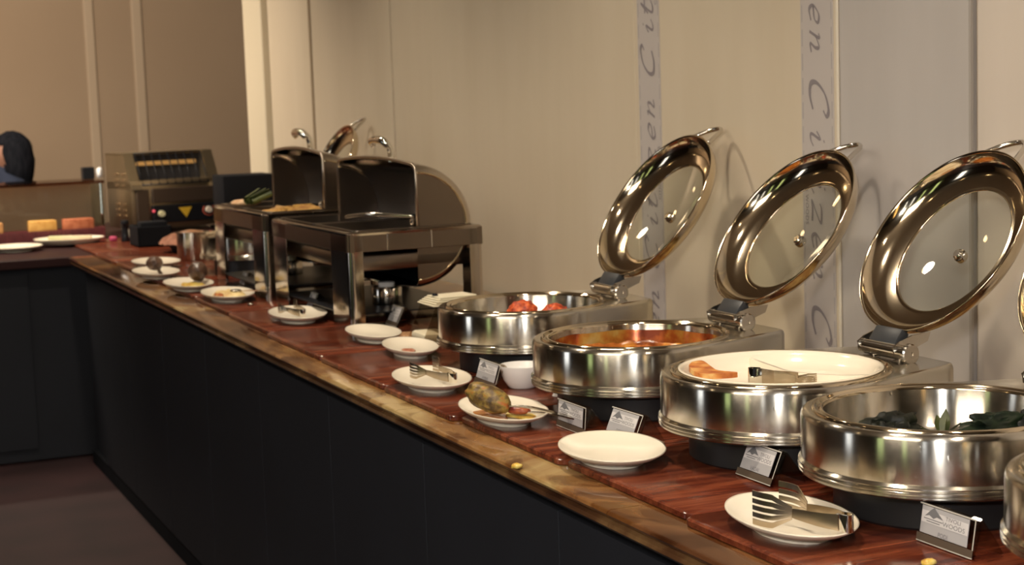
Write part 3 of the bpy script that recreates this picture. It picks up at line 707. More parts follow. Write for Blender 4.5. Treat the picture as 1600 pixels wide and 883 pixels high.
# ------------------------------------------------------------------ menu cards in bent acrylic holders
prA = textmesh('TIVOLI', .0135, 0, 1.); prB = textmesh('WOODS', .0150, 0, 1.)
def card(xm, ym, label, width=.10, rz=0, word='PODI', hgt=.062, lean=.026, z=None):
    t = thing('menu_card_holder', label, 'sign', (xm, ym, (z or ZT)+.0005), rz, 'acrylic menu card holders')
    # width runs along local y; front faces -x
    path = [(-.002, 0, 0), (-.004, 0, .003), (lean*.55, 0, hgt*.55), (lean, 0, hgt-.002), (lean+.002, 0, hgt), (lean+.004, 0, hgt-.003), (lean+.022, 0, hgt*.45), (lean+.034, 0, .001)]
    obj('acrylic_holder', sheet(path, .0022, (0, width, 0)), MAC, t, smooth=.5)
    d = Vector((lean, 0, hgt)).normalized(); nrm = Vector((-d.z, 0, d.x))
    Xa = Vector((0, -1, 0)); base = Vector((-.0035, 0, .002))+nrm*.0030
    mm = Matrix((Xa, d, nrm)).transposed().to_4x4()
    Lh = math.hypot(lean, hgt)
    pb = Matrix((Xa, d, nrm)).transposed()
    def panel(nm, u0, u1, v0, v1, w, mat, par=None):
        bm = bmesh.new(); box(bm, ((u0+u1)/2, (v0+v1)/2, w), (u1-u0, v1-v0, .0005)); o = obj(nm, bm, mat, par or t)
        if par is None: o.matrix_local = Matrix.Translation(base) @ pb.to_4x4()
        return o
    w2 = width/2
    pp = panel('card', -w2+.005, w2-.012, .011, Lh-.004, 0, MPG)
    panel('card_header', -w2+.006, w2-.013, Lh*.50, Lh-.010, .0004, MPW, pp)
    panel('holder_edge', -w2, w2, .000, .010, .0004, M('holder_strip', (.10, .075, .055), .25), pp)
    eg = M('painted_edge_glint', (.55, .52, .46), .15, .0)  # pale strips paint the bright glint along the acrylic edges
    panel('edge_glint', -w2, w2, Lh-.0030, Lh-.0012, .0004, eg)
    panel('edge_glint', w2-.0014, w2, .010, Lh-.002, .0004, eg)
    panel('edge_glint', -w2, w2, -.0012, .0003, .0004, eg)
    lg = bmesh.new()
    P = [(-.016, .0), (-.006, .012), (0, .017), (.005, .012), (.018, .001), (.006, .003), (0, -.001), (-.008, .003)]
    s = width/.10
    vs = [lg.verts.new((-w2+.027*s+x*s, Lh*.50+.008+y*.8, .0009)) for x, y in P]; lg.faces.new(vs)
    for k in range(2): box(lg, (-w2+.027*s, Lh*.50+.0055-.003*k, .0009), ((.034-.01*k)*s, .0011, .0002))
    obj('emblem', lg, MIN, pp)
    for me_, uu, vv in ((prA, .012*s, Lh*.50+.0122), (prB, .014*s, Lh*.50+.0045)):
        me2 = me_.copy(); me2.materials.clear(); me2.materials.append(MIN); o = link('lettering', me2, pp, (uu, vv, .0009)); o.scale = (.68*s, .56, 1)
    me2 = textmesh(word, .0085); me2.materials.append(MIN); link('lettering', me2, pp, (-.004, Lh*.28, .0006))
    return t
card(1.322, 1.650, 'menu card holder under the dish of dark greens, nearest sign', .110, 0, 'PODI', .050, .008)
card(1.318, 2.097, 'menu card holder at the foot of the dish with the white insert', .098, 0, 'VADAI', .050, .022)
card(1.276, 2.462, 'menu card behind the empty white plate', .104, .05, 'DOSA', .050, .022)
card(1.248, 2.590, 'menu card behind the spoon handles, left of the card by the empty plate', .116, .0, 'IDLI', .050, .004)
card(1.296, 3.100, 'menu card leaning behind the small white bowl', .112, 0, 'SAMBAR', .050, .016)
card(1.448, 4.100, 'small menu card under the nearer roll top chafer, left of the napkins', .085, 0, 'RICE', .050, .024)
card(1.358, 4.562, 'tiny dim menu card under the left rail of the nearer roll top chafer', .070, 0, 'UPMA', .050, .022)
card(1.350, 5.310, 'farthest tiny menu card between the two legs of the second chafer', .070, 0, 'POORI', .050, .022)

# ------------------------------------------------------------------ roll top chafers
MRS = M('smoky_polished_steel', (.50, .44, .38), .13, 1.0)
MRD = M('smoky_dull_steel', (.24, .195, .155), .28, 1.0)
def make_roll(label):
    # local origin: near left foot corner at board level; x to wall, y away
    t = thing('roll_top_chafer', label, 'chafing dish', (0, 0, ZT), 0, 'roll top chafing dishes')
    LX, LY, H = .385, .74, .258
    def leg(ix, iy):
        wx, wy = (.040, .150) if iy == 0 else (.040, .150)
        r = .018; x0 = 0 if ix == 0 else LX; y0 = 0 if iy == 0 else LY; sx = 1 if ix == 0 else -1; sy = 1 if iy == 0 else -1
        P = [(wx, 0), (r, 0)]+[(r-r*math.sin(a), r-r*math.cos(a)) for a in [PI/2*k/6 for k in range(1, 6)]]+[(0, r), (0, wy)]
        bm = bmesh.new(); rs = []
        for x, y in P:
            # outward/inward offset
            cx_, cy_ = (.003, .003)
            rs.append([(x0+sx*x, y0+sy*y, .0), (x0+sx*x, y0+sy*y, H-.006), (x0+sx*(x+.003 if x < wx else x), y0+sy*(y+.003 if y < wy else y), H-.006), (x0+sx*(x+.003 if x < wx else x), y0+sy*(y+.003 if y < wy else y), 0)])
        rings(bm, rs, True, True, True)
        obj('leg', bm, MRS, t, smooth=.8)
    for ix in (0, 1):
        for iy in (0, 1): leg(ix, iy)
    for (c_, s_) in (((LX/2, .002, H-.028), (LX-.01, .004, .048)), ((LX/2, LY-.002, H-.028), (LX-.01, .004, .048)), ((.002, LY/2, H-.028), (.004, LY-.01, .048)), ((LX-.002, LY/2, H-.028), (.004, LY-.01, .048))):
        obj('apron', bx(c_, s_, .001, 1), MRD, t)
    # top frame ring
    bm = bmesh.new()
    def loop(ins, z, r): return [(x, y, z) for x, y in rrect(ins, LX-ins, ins, LY-ins, r, 4)]
    rings(bm, [loop(0, H-.008, .018), loop(-.001, H-.002, .019), loop(.003, H+.001, .017), loop(.016, H+.001, .014), loop(.019, H-.006, .012)])
    obj('top_frame', bm, MRS, t, smooth=.7)
    # two half pans
    for k in range(2):
        y0 = .024+k*.350; y1 = y0+.342
        def lp(ins, z, r=.02): return [(x, y, z) for x, y in rrect(.024+ins, LX-.024-ins, y0+ins, y1-ins, r, 4)]
        bm = bmesh.new(); rings(bm, [lp(-.004, H+.001), lp(-.004, H+.004), lp(.002, H+.005), lp(.008, H+.002), lp(.016, H-.05), lp(.03, H-.058)], True, False, True)
        obj('food_pan', bm, MRD, t, smooth=.7)
    obj('water_pan', bx((LX/2, LY/2, H-.085), (LX-.05, LY-.06, .045), .01, 2), MRD, t, smooth=.6)
    obj('burner_shelf', bx((LX/2, LY/2, .035), (LX-.02, LY-.10, .004), .001, 1), MBK, t)
    # roll lid: half drum rotated to the back, mouth towards the front
    R = .168; ax = .205; az = H+.004; y0 = .030; y1 = LY-.035; ym_ = (y0+y1)/2; hy = (y1-y0)/2
    def RY(y):
        u = abs(y-ym_)/hy; e = max(0, (abs(y-ym_)-(hy-.03))/.03)
        return R-.004+.016*(1-u*u)-.020*(1-math.sqrt(max(0, 1-e*e)))
    lid = link('roll_lid', None, t, (ax, 0, az))
    bm = bmesh.new(); n = 28; rs = []
    outer = [(R*math.sin(PI*k/n), R*math.cos(PI*k/n)) for k in range(n+1)]
    YS = [y0, y0+.004, y0+.011, y0+.020, y0+.030]+[y0+.03+(y1-y0-.06)*k/10 for k in range(1, 10)]+[y1-.030, y1-.020, y1-.011, y1-.004, y1]
    rings(bm, [[(x*RY(y)/R, y, z*RY(y)/R) for y in YS]+[(x*(RY(y)-.004)/R, y, z*(RY(y)-.004)/R) for y in YS[::-1]] for x, z in outer], True, True, True)
    obj('drum', bm, MRS, lid, smooth=.6)
    for yy, dy in ((y0, .004), (y1, -.004)):
        bm = bmesh.new()
        A = [bm.verts.new((x*.855, yy, z*.855)) for x, z in outer]; B = [bm.verts.new((x*.855, yy+dy, z*.855)) for x, z in outer]
        bm.faces.new(A); bm.faces.new(B[::-1])
        for i in range(len(A)): j = (i+1) % len(A); bm.faces.new((A[i], A[j], B[j], B[i]))
        obj('drum_end', bm, MRD, lid)
        bm = bmesh.new()
        Pp = [(x*.86, yy+dy*.3, z*.86) for x, z in outer]; tube(Pp, .0035, 8, bm); obj('drum_rim', bm, M('brass_edge', (.60, .48, .30), .2, 1.0), lid, smooth=3.1)
    # inner dark curtain of the drum (the opening roll)
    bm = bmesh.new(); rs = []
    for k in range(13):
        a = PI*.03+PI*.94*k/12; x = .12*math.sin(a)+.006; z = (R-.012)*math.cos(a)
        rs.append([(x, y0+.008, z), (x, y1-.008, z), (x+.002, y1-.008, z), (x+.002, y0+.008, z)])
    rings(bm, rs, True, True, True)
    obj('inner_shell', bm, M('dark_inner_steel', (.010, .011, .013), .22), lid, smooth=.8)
    bm = bmesh.new(); tube([(.003, y0, 0)]+[(.003, y, RY(y)) for y in YS]+[(.003, y1, 0)], .0045, 8, bm)
    obj('mouth_frame', bm, MSD, lid, smooth=3.1)
    ym = (y0+y1)/2-.03
    h = tube(spline([(.045, ym, R-.002), (.045, ym, R+.022), (.038, ym, R+.044), (.020, ym, R+.058), (.006, ym, R+.060)], 5), [.0095]*21, 12)
    tube(spline([(.016, ym-.058, R+.046), (.006, ym-.050, R+.058), (.004, ym, R+.062), (.006, ym+.050, R+.058), (.016, ym+.058, R+.046)], 4), .011, 12, h)
    obj('lid_handle', h, MCH, lid, smooth=.9)
    # pivots
    bm = lathe([(.0001, 0), (.012, 0), (.012, .006), (.008, .008), (.0001, .008)], 20); bmesh.ops.rotate(bm, cent=(0, 0, 0), matrix=Matrix.Rotation(PI/2, 3, 'X'), verts=bm.verts[:])
    obj('lid_pivot', bm, MCH, t, (ax, y0+.02, az+.012))
    # vertical seams on the near apron
    for xx in (.11, .235): obj('apron_seam', bx((xx, -.001, H-.028), (.003, .002, .044)), MCH, t)
    return t
rA = make_roll('nearer roll top chafer of dark steel with square legs and empty pans'); rA.location = (1.323, 4.075, ZT+.0003)
rB = dup(rA, (1.315, 4.880, ZT+.0003), None, 'farther roll top chafer with yellow food and rolled leaf garnish')
rB.scale = (1, .86, 1.04)
# burners
def burner(x, y, lab):
    t = thing('fuel_burner', lab, 'burner', (x, y, ZT+.0003+.0375), 0, 'chafing fuel burners')
    obj('can', lathe([(.0001, 0), (.040, 0), (.042, .003), (.042, .045), (.039, .050), (.0001, .050)], 32), MST, t, smooth=.7)
    obj('burner_cap', lathe([(.022, .050), (.024, .060), (.018, .063), (.0001, .061)], 24), MCW, t, smooth=.7)
    return t
b0 = burner(1.50, 4.29, 'steel fuel burner under the front of the nearer roll top chafer')
burner(1.50, 4.62, 'steel fuel burner under the back of the nearer roll top chafer')
burner(1.50, 5.25, 'steel fuel burner under the farther roll top chafer')
# food in the farther chafer
o = smear('yellow_rice', (1.46, 5.02, 1.120), [(-.10, -.10), (.10, -.10), (.14, 0), (.12, .16), (0, .2), (-.11, .14), (-.13, 0)], .050, noisy('golden_food', [(.35, (.30, .12, .03)), (.6, (.55, .33, .09))], 40, 7, .5, bump=1.), 'golden food heaped in the farther roll top chafer', 'food')
lf = thing('rolled_leaf', 'rolled green leaf garnish on the golden food', 'garnish', (1.405, 5.19, 1.185))
MLEAF = noisy('leaf_green', [(.35, (.02, .035, .008)), (.6, (.10, .12, .03))], 30, 5, .45, stretch=(1, 1, 5))
for k in range(3):
    bm = bmesh.new(); ang = .25*k; rs = []
    for i in range(15):
        a = 2*PI*1.3*i/14; r_ = .005+.011*i/14
        rs.append([(-.034, r_*math.cos(a)+.02*k, r_*math.sin(a)+.018), (.034, r_*math.cos(a)*1.2+.02*k, r_*math.sin(a)*1.1+.022)])
    rings(bm, rs, False); obj('leaf', bm, MLEAF, lf, (0, 0, 0), (0, -.3, ang), smooth=3.1)
o = obj('bread_piece', lump((0, 0, 0), (.05, .04, .012), .2, 2, 3, 3), noisy('pale_bread', [(.4, (.55, .32, .16)), (.6, (.72, .50, .30))], 20, 4, .6), None, (1.37, 5.29, 1.184), smooth=3.1); tag(o, 'pale bread piece behind the rolled leaf', 'bread')
# serving spoon in the nearer chafer
o = obj('serving_spoon', tube(spline([(1.60, 4.30, 1.176), (1.50, 4.40, 1.182), (1.46, 4.50, 1.172)], 5), .006, 8), MST, None, smooth=3.1); tag(o, 'steel spoon handle lying across the nearer roll top pan', 'spoon')

# leafy greens in dish 4
MGR = noisy('dark_greens', [(.35, (.004, .005, .005)), (.58, (.010, .012, .007)), (.75, (.035, .034, .012))], 40, 7, .45, bump=1., spec=.25)
def ruffle(x, y, z, s, seed, lab, mat):
    bm = lump((0, 0, 0), s, .55, 2.4, 4, seed)
    for v in bm.verts: v.co += v.co.normalized()*.004*noise.noise(v.co*120)
    o = obj('leafy_green', bm, mat, None, (x, y, z), smooth=.9); return tag(o, lab, 'greens', 'greens in the front right dish')
ruffle(1.442, 1.920, 1.001, (.042, .030, .021), 2, 'dark wrinkled heap at the left of the greens dish', MGR)
ruffle(1.410, 1.900, .996, (.022, .02, .016), 12, 'small dark heap at the far left of the greens dish', MGR)
ruffle(1.570, 1.85, .999, (.058, .024, .020), 8, 'long dark green heap at the right of the greens dish', noisy('darkgreen2', [(.35, (.005, .009, .006)), (.7, (.014, .025, .011))], 40, 6, .45, bump=1., spec=.25))
ruffle(1.620, 1.83, 1.002, (.026, .020, .020), 9, 'round dark green lump at the right end of the greens', MGR)
lv = thing('curry_leaf_sprig', 'upright green curry leaves in the middle of the greens dish', 'garnish', (1.500, 1.880, .985))
for k in range(6):
    a = -1.2+k*.45; Ln = .034+.008*(k % 3); bm = bmesh.new(); rs = []
    for i in range(9):
        s = i/8; w = .009*math.sin(PI*min(s*1.02, 1))**.8*(1-.3*s)+.0004
        cx_ = math.sin(a)*Ln*s; cz_ = math.cos(a)*Ln*s*.8
        rs.append([(cx_, -w, cz_+.002), (cx_, 0, cz_), (cx_, w, cz_+.002)])
    rings(bm, rs, False); obj('leaf', bm, noisy('leaf2', [(.3, (.012, .022, .005)), (.7, (.09, .10, .02))], 20, 3, .4), lv, (0, 0, 0), (0, 0, k*1.9), smooth=3.1)
# food in dish 5
o = smear('yellow_curry', (DISH[5][0], DISH[5][1], ZT+.115), [(-.14, .05), (-.10, .115), (0, .150), (.10, .11), (.15, 0), (.10, -.11), (0, -.15), (-.11, -.1), (-.15, -.02)], .014, noisy('brown_curry', [(.35, (.12, .05, .02)), (.55, (.30, .17, .06)), (.68, (.70, .55, .12))], 22, 6, .3, bump=.8), 'brown and yellow curry in the dish at the right edge', 'curry')

# ------------------------------------------------------------------ napkin holder by the far round dish
nh = thing('napkin_dispenser', 'slanted clear acrylic napkin dispenser with folded napkins on top', 'napkin holder', (1.475, 3.745, ZT+.0003), -.02)
MNAP = noisy('napkin_paper', [(.4, (.66, .60, .44)), (.6, (.74, .68, .52))], 8, 3, .8)
for sy in (-1, 1):
    bm = bmesh.new()
    P = [(-.10, 0), (.06, 0), (.06, .105), (-.055, .105)]
    vs = [bm.verts.new((x, sy*.055, z)) for x, z in P]; vt = [bm.verts.new((x, sy*.052, z)) for x, z in P]
    bm.faces.new(vs); bm.faces.new(vt[::-1])
    for i in range(4): j = (i+1) % 4; bm.faces.new((vs[i], vs[j], vt[j], vt[i]))
    obj('acrylic_side', bm, MAC, nh)
obj('base_plate', bx((-.02, 0, .003), (.15, .112, .006), .001, 1), MBK, nh)
for k in range(5): obj('napkin', bx((-.004+.002*k, 0, .098+.0042*k), (.125-.006*k, .118-.01*k, .0036), .0015, 1, rz=.03*k), MNAP, nh, smooth=.6)
obj('front_napkins', bx((-.055, 0, .018), (.07, .098, .024), .008, 2), MNAP, nh, smooth=.6)
obj('napkin_knob', lathe([(.0001, 0), (.008, 0), (.006, .005), (.0001, .006)], 16), MBK, nh, (-.04, -.0, .118))
bm = bmesh.new(); P = [(-.055, .104), (-.030, .104), (.03, .03), (.03, .0)]
vs = [bm.verts.new((x, -.0535, z)) for x, z in P]; bm.faces.new(vs); obj('folded_corner', bm, MNAP, nh)
# sugar / crumbs: little heap on the board
smear('spilled_grains', (1.42, 3.905, ZT+.0003), [(-.04, -.02), (0, -.05), (.05, -.03), (.05, .03), (0, .045), (-.045, .03)], .006, noisy('grain', [(.4, (.30, .14, .06)), (.6, (.60, .36, .18))], 150, 3, .7, bump=1.), 'spilled pale brown grains on the board behind the empty cream plate', 'crumbs')

# ------------------------------------------------------------------ steel pot, toaster and far things
pot = thing('steel_pot', 'straight sided brushed steel pot left of the second roll top chafer', 'pot', (1.452, 6.47, ZT+.0003))
obj('body', lathe([(.0001, 0), (.060, 0), (.062, .003), (.062, .105), (.0655, .107), (.0655, .111), (.059, .111), (.059, .02), (.0001, .018)], 56), MSB, pot, smooth=.8)
obj('contents', lump((0, 0, .10), (.055, .055, .018), .3, 2, 3, 4), noisy('pot_food', [(.4, (.16, .07, .03)), (.6, (.36, .18, .09))], 20, 4, .5), pot, smooth=3.1)

ts = thing('conveyor_toaster', 'brass toned steel conveyor toaster with wire feed rack and black control panel', 'toaster', (1.548, 8.16, ZM+.0003), math.radians(10))
ts.scale = (1.18, .72, 1.04)
MTS = noisy('toaster_steel', [(.35, (.38, .31, .20)), (.65, (.46, .37, .25))], 3, 3, .34, metal=.9)
TW, TD, TH = .405, .50, .385
obj('housing', bx((TW/2, TD/2+.02, TH*.30+.02), (TW, TD-.04, TH*.60), .006, 2), MTS, ts, smooth=.6)
# upper hood: side cheeks with sloping front
for sx in (0, TW-.045):
    P = [(.0, TH*.55), (TD, TH*.55), (TD, TH), (.16, TH), (.05, TH*.62)]
    bm = bmesh.new(); va = [bm.verts.new((sx, y, z)) for y, z in P]; vb = [bm.verts.new((sx+.045, y, z)) for y, z in P]
    bm.faces.new(va); bm.faces.new(vb[::-1])
    for i in range(5): j = (i+1) % 5; bm.faces.new((va[i], va[j], vb[j], vb[i]))
    obj('side_cheek', bm, MTS, ts)
obj('top_cover', bx((TW/2, .34, TH-.005), (TW, .32, .012), .003, 1), MTS, ts)
obj('feed_opening', bx((TW/2, .24, TH*.76), (TW-.09, .06, TH*.42)), M('toaster_dark', (.03, .03, .036), .5), ts)
bm = bmesh.new()
for k in range(9):
    x = .055+k*(TW-.11)/8; tube([(x, .03, TH*.60), (x, .17, TH*.99)], .0028, 6, bm)
tube([(.05, .03, TH*.60), (TW-.05, .03, TH*.60)], .0035, 6, bm); tube([(.05, .17, TH*.99), (TW-.05, .17, TH*.99)], .0035, 6, bm)
obj('wire_rack', bm, MBK, ts, smooth=3.1)
obj('heating_bar', bx((TW/2, .198, TH*.86), (TW-.13, .012, .020), .003, 1), M('heater_glow', (.7, .45, .2), .3, .8, emit=(1, .50, .14), es=.28), ts)
obj('front_plate', bx((TW*.57, .026, TH*.46), (TW*.70, .03, .070), .003, 1), M('toaster_brown', (.085, .060, .045), .35, .5), ts)
cpn = obj('control_panel', bx((TW*.57, .022, TH*.23), (TW*.72, .04, .085), .003, 1), MBK, ts)
obj('left_post', bx((.045, .02, TH*.32), (.055, .03, TH*.46), .004, 1), M('toaster_brown', (1, 1, 1)), ts)
def knob(x, z, m):
    b = lathe([(.0001, 0), (.016, 0), (.014, .014), (.0001, .015)], 20); bmesh.ops.rotate(b, cent=(0, 0, 0), matrix=Matrix.Rotation(PI/2, 3, 'X'), verts=b.verts[:])
    obj('knob', b, m, cpn, (x, -.0, z), smooth=.6)
knob(TW*.30, TH*.235, M('knob_cream', (.75, .72, .45), .3)); knob(TW*.83, TH*.25, M('knob_pale', (.75, .66, .55), .3))
bm = bmesh.new(); vs = [bm.verts.new(p) for p in ((TW*.49, -.0005, TH*.30), (TW*.64, -.0005, TH*.30), (TW*.575, -.0005, TH*.17))]; bm.faces.new(vs); obj('warning_triangle', bm, M('warning_yellow', (.62, .40, .03), .5), cpn)
def pilot(x, z, c):
    b = bmesh.new(); bmesh.ops.create_icosphere(b, subdivisions=2, radius=.007); obj('pilot_lamp', b, M('pilot_%s' % c[0], (.1, .1, .1), .3, emit=c[1], es=c[2]), cpn, (x, 0, z), smooth=3.1)
pilot(TW*.215, TH*.275, ('red', (.9, .06, .10), 1.0)); pilot(TW*.945, TH*.305, ('green', (.05, .85, .25), 2.2))
bm = tube([(TW*.83+.026*math.cos(a), -.001, TH*.245+.026*math.sin(a)) for a in [PI*.75+PI*1.5*k/16 for k in range(17)]], .002, 6); obj('dial_arc', bm, M('dial_red', (.55, .12, .08), .5), cpn)
for gz, nr in ((.60, 3), (.22, 3)):
    for r_ in range(nr):
        for c_ in range(2): obj('vent_louvre', bx((-.0015, .17+c_*.13, TH*gz+r_*.027), (.004, .07, .011), .003, 1), M('louvre_brass', (.50, .38, .24), .3, .9), ts)
for fx in (.03, TW-.03): obj('foot', bx((fx, .06, .008), (.03, .03, .016)), MBK, ts)

# black box behind second chafer
o = thing('black_display_stand', 'plain black box standing behind the farther roll top chafer', 'box', (1.86, 7.20, ZT+.0003))
obj('body', bx((0, 0, .150), (.235, .20, .30), .008, 2), MBM, o, smooth=.6); obj('base_foot', bx((0, 0, .006), (.22, .22, .012)), MBM, o)
# display case
dc = thing('glass_display_case', 'long glass display case at the far left above the red basket', 'display case', (0, 8.15, ZM+.0003))
MCG = glassy('case_glass', (.80, .82, .78), 1.4)
obj('front_glass', bx((.35, -.16, .135), (2.04, .006, .27)), MCG, dc)
obj('side_glass', bx((1.37, 0, .135), (.006, .32, .27)), MCG, dc)
obj('top_shelf', bx((.35, 0, .278), (2.06, .34, .014), .002, 1), glassy('smoked_top', (.50, .34, .26), 1.5), dc)
obj('back_panel', bx((.35, .16, .135), (2.04, .006, .27)), M('frosted_back', (.62, .60, .54), .5), dc)
obj('corner_post', lathe([(.0001, 0), (.006, 0), (.006, .27), (.0001, .27)], 10), MCH, dc, (1.365, -.155, 0))
obj('base', bx((.35, 0, .006), (2.06, .34, .012)), MBK, dc)
MRB = noisy('red_weave', [(.35, (.09, .018, .022)), (.65, (.20, .042, .048))], 60, 3, .5, stretch=(6, 1, .3))
rb = thing('red_basket', 'long dark red ribbed basket along the front of the display case', 'basket', (.80, 7.920, ZM+.0003))
bm = bmesh.new(); box(bm, (0, 0, .004), (1.10, .10, .008)); 
for sy in (-1, 1): box(bm, (0, sy*.05, .033), (1.10, .006, .066))
for sx in (-1, 1): box(bm, (sx*.55, 0, .033), (.006, .10, .066))
obj('tray', bm, MRB, rb)
bm = bmesh.new()
for k in range(90): box(bm, (-.545+k*.01225, -.0545, .033), (.005, .004, .066))
o = obj('rib', bm, MRB, rb); o['kind'] = 'stuff'
MCK = noisy('orange_cake', [(.35, (.42, .19, .07)), (.65, (.60, .33, .12))], 30, 5, .7)
for k, (x, w, mt, lab) in enumerate([(.845, .09, MCK, 'pale orange cake block at the left edge of the basket'), (1.070, .125, noisy('yellow_cake', [(.35, (.55, .28, .06)), (.65, (.68, .40, .11))], 30, 5, .7), 'yellow cake block in the middle of the red basket'), (1.235, .14, noisy('red_cake', [(.35, (.32, .08, .03)), (.65, (.50, .17, .08))], 30, 5, .7), 'reddish orange cake block at the right of the basket')]):
    bm = bx((0, 0, .052), (w, .07, .104), .006, 2); o = obj('cake_block', bm, mt, None, (x, 7.920, ZM+.0087), (0, 0, .02*k), smooth=.6); tag(o, lab, 'cake', 'cake blocks in the red basket')
for k, (x, y, w, lab) in enumerate([(1.13, 7.785, .11, 'pale green slice on the left of the platter'), (1.18, 7.745, .10, 'long pale slice at the back of the platter'), (1.235, 7.675, .04, 'small cream cube at the right of the platter')]):
    o = obj('cheese_slice', bx((0, 0, .010), (w, .03, .020+.006*(k == 2)), .003, 1), noisy('cheese%d' % k, [(.4, (.55, .55, .30) if k == 0 else (.66, .56, .38)), (.6, (.68, .66, .40) if k == 0 else (.75, .66, .46))], 10, 2, .5), None, (x, y, ZT+.0125), (0, 0, -.3), smooth=.6); tag(o, lab, 'food', 'slices on the platter')
pm = thing('black_pepper_mill', 'slim black pepper mill left of the toaster foot', 'mill', (1.395, 7.60, ZT+.0003))
obj('body', lathe([(.0001, 0), (.020, 0), (.021, .004), (.017, .03), (.015, .055), (.019, .075), (.0001, .077)], 28), MBK, pm, smooth=.9)
obj('cap', lathe([(.0001, .077), (.018, .078), (.021, .086), (.018, .098), (.0001, .101)], 28), MBK, pm, smooth=.9)
for k, (x, y, c_, lab) in enumerate([(1.35, 7.66, (.45, .06, .14), 'pink wrapped sachet left of the pepper mill'), (1.445, 7.56, (.42, .06, .08), 'pink red sachet right of the pepper mill'), (1.44, 7.62, (.45, .42, .34), 'pale cup behind the pepper mill')]):
    if k < 2: bm = bx((0, 0, .012), (.032, .05, .024), .008, 2)
    else: bm = lathe([(.0001, 0), (.014, 0), (.018, .05), (.016, .05), (.013, .004), (.0001, .004)], 20)
    o = obj(('sachet', 'sachet', 'small_cup')[k], bm, M('far_%d' % k, c_, .5), None, (x, y+.06*(k == 2), ZT+.0003), smooth=.8); tag(o, lab, ('sachet', 'sachet', 'cup')[k])
bb = thing('black_caddy', 'low black condiment caddy in front of the toaster', 'caddy', (1.452, 7.30, ZT+.0003))
bm = bmesh.new(); box(bm, (0, 0, .004), (.15, .20, .008), .002, 1)
for sx in (-1, 1): box(bm, (sx*.072, 0, .045), (.006, .20, .09), .002, 1)
for sy in (-1, 0, 1): box(bm, (0, sy*.097, .045), (.15, .006, .09), .002, 1)
obj('bin', bm, MBM, bb)
o = tag(obj('black_caddy_insert', bx((1.452, 7.25, ZT+.0605), (.12, .08, .10), .006, 2), MBM, None, smooth=.6), 'black packets standing in the near half of the condiment caddy', 'packets')
cl = thing('bread_basket', 'dark basket lined with a crumpled brown cloth left of the steel pot', 'basket', (1.545, 6.86, ZT+.0003))
bm = bmesh.new(); lathe([(.0001, 0), (.09, 0), (.118, .05), (.124, .052), (.114, .048), (.086, .006), (.0001, .006)], 40, bm); obj('basket', bm, MBK, cl, smooth=.8)
bm = bmesh.new(); rs = []
for k, (r_, z) in enumerate([(.03, .056), (.075, .070), (.105, .066), (.128, .056), (.142, .038)]):
    rs.append([(r_*math.cos(2*PI*i/48)*(1+.10*noise.noise(Vector((i*.6, k*.3, 2)))), r_*math.sin(2*PI*i/48)*(1+.12*noise.noise(Vector((i*.6, k*.3, 5)))), z+.016*noise.noise(Vector((math.cos(i*.26)*2.2, math.sin(i*.26)*2.2, k*.5)))) for i in range(48)])
rings(bm, rs); obj('lining_cloth', bm, noisy('brown_cloth', [(.4, (.20, .075, .04)), (.6, (.34, .15, .09))], 14, 4, .8), cl, smooth=3.1)
for k, (x, y, lab) in enumerate([(1.545, 6.86, 'round brown bread roll in the cloth lined basket'), (1.485, 6.925, 'smaller bread roll behind in the cloth lined basket')]):
    o = obj('bread_roll', lump((0, 0, 0), (.05-.01*k, .045, .028), .12, 1.6, 3, 20+k), noisy('roll_crust', [(.4, (.26, .11, .05)), (.6, (.42, .21, .11))], 20, 4, .6), None, (x, y, ZT+.006+.0285+.014), smooth=3.1); tag(o, lab, 'bread')
wc = thing('black_white_cup', 'small black box with a white tissue on top of the display case', 'tissue box', (1.335, 8.16, ZM+.2860))
obj('body', bx((0, 0, .030), (.055, .07, .058), .003, 1), MBK, wc)
obj('tissue', lump((.052, -.02, .028), (.016, .020, .027), .25, 1.5, 3, 9), M('tissue_white', (.80, .82, .85), .7), wc, smooth=3.1)

# ------------------------------------------------------------------ person behind the corner counter, leaning left
pr = thing('person', 'person with long dark hair and blue shirt bending at the far left', 'person', (1.20, 9.50, -.015))
V = [(0, 0, .90), (-.05, 0, 1.00), (-.10, -.02, 1.09), (-.14, -.03, 1.16), (-.115, -.03, 1.21), (-.10, -.035, 1.25),   # 0 pelvis .. 5 neck top
     (.02, -.09, .86), (.05, -.10, .48), (.02, -.09, .09), (-.10, -.10, .03),                                        # leg
     (.02, .09, .86), (.06, .10, .48), (.04, .09, .09), (-.08, .10, .03),
     (-.09, -.17, 1.12), (-.12, -.21, .96), (-.28, -.20, .93), (-.33, -.19, .93),
     (-.09, .13, 1.12), (-.14, .19, .97), (-.30, .17, .93), (-.35, .16, .93)]
Ed = [(0, 1), (1, 2), (2, 3), (3, 4), (4, 5), (0, 6), (6, 7), (7, 8), (8, 9), (0, 10), (10, 11), (11, 12), (12, 13), (3, 14), (14, 15), (15, 16), (16, 17), (3, 18), (18, 19), (19, 20), (20, 21)]
Rd = [.13, .12, .125, .10, .055, .05, .085, .058, .042, .035, .085, .058, .042, .035, .058, .042, .032, .028, .058, .042, .032, .028]
me = bpy.data.meshes.new('body'); me.from_pydata(V, Ed, []); bo = link('body', me, pr)
me.materials.append(M('shirt_blue', (.016, .024, .050), .85))
sk = bo.modifiers.new('skin', 'SKIN'); sk.use_smooth_shade = True
for i, r_ in enumerate(Rd): me.skin_vertices[0].data[i].radius = (r_, r_)
me.skin_vertices[0].data[0].use_root = True
ss = bo.modifiers.new('sub', 'SUBSURF'); ss.levels = 1; ss.render_levels = 2
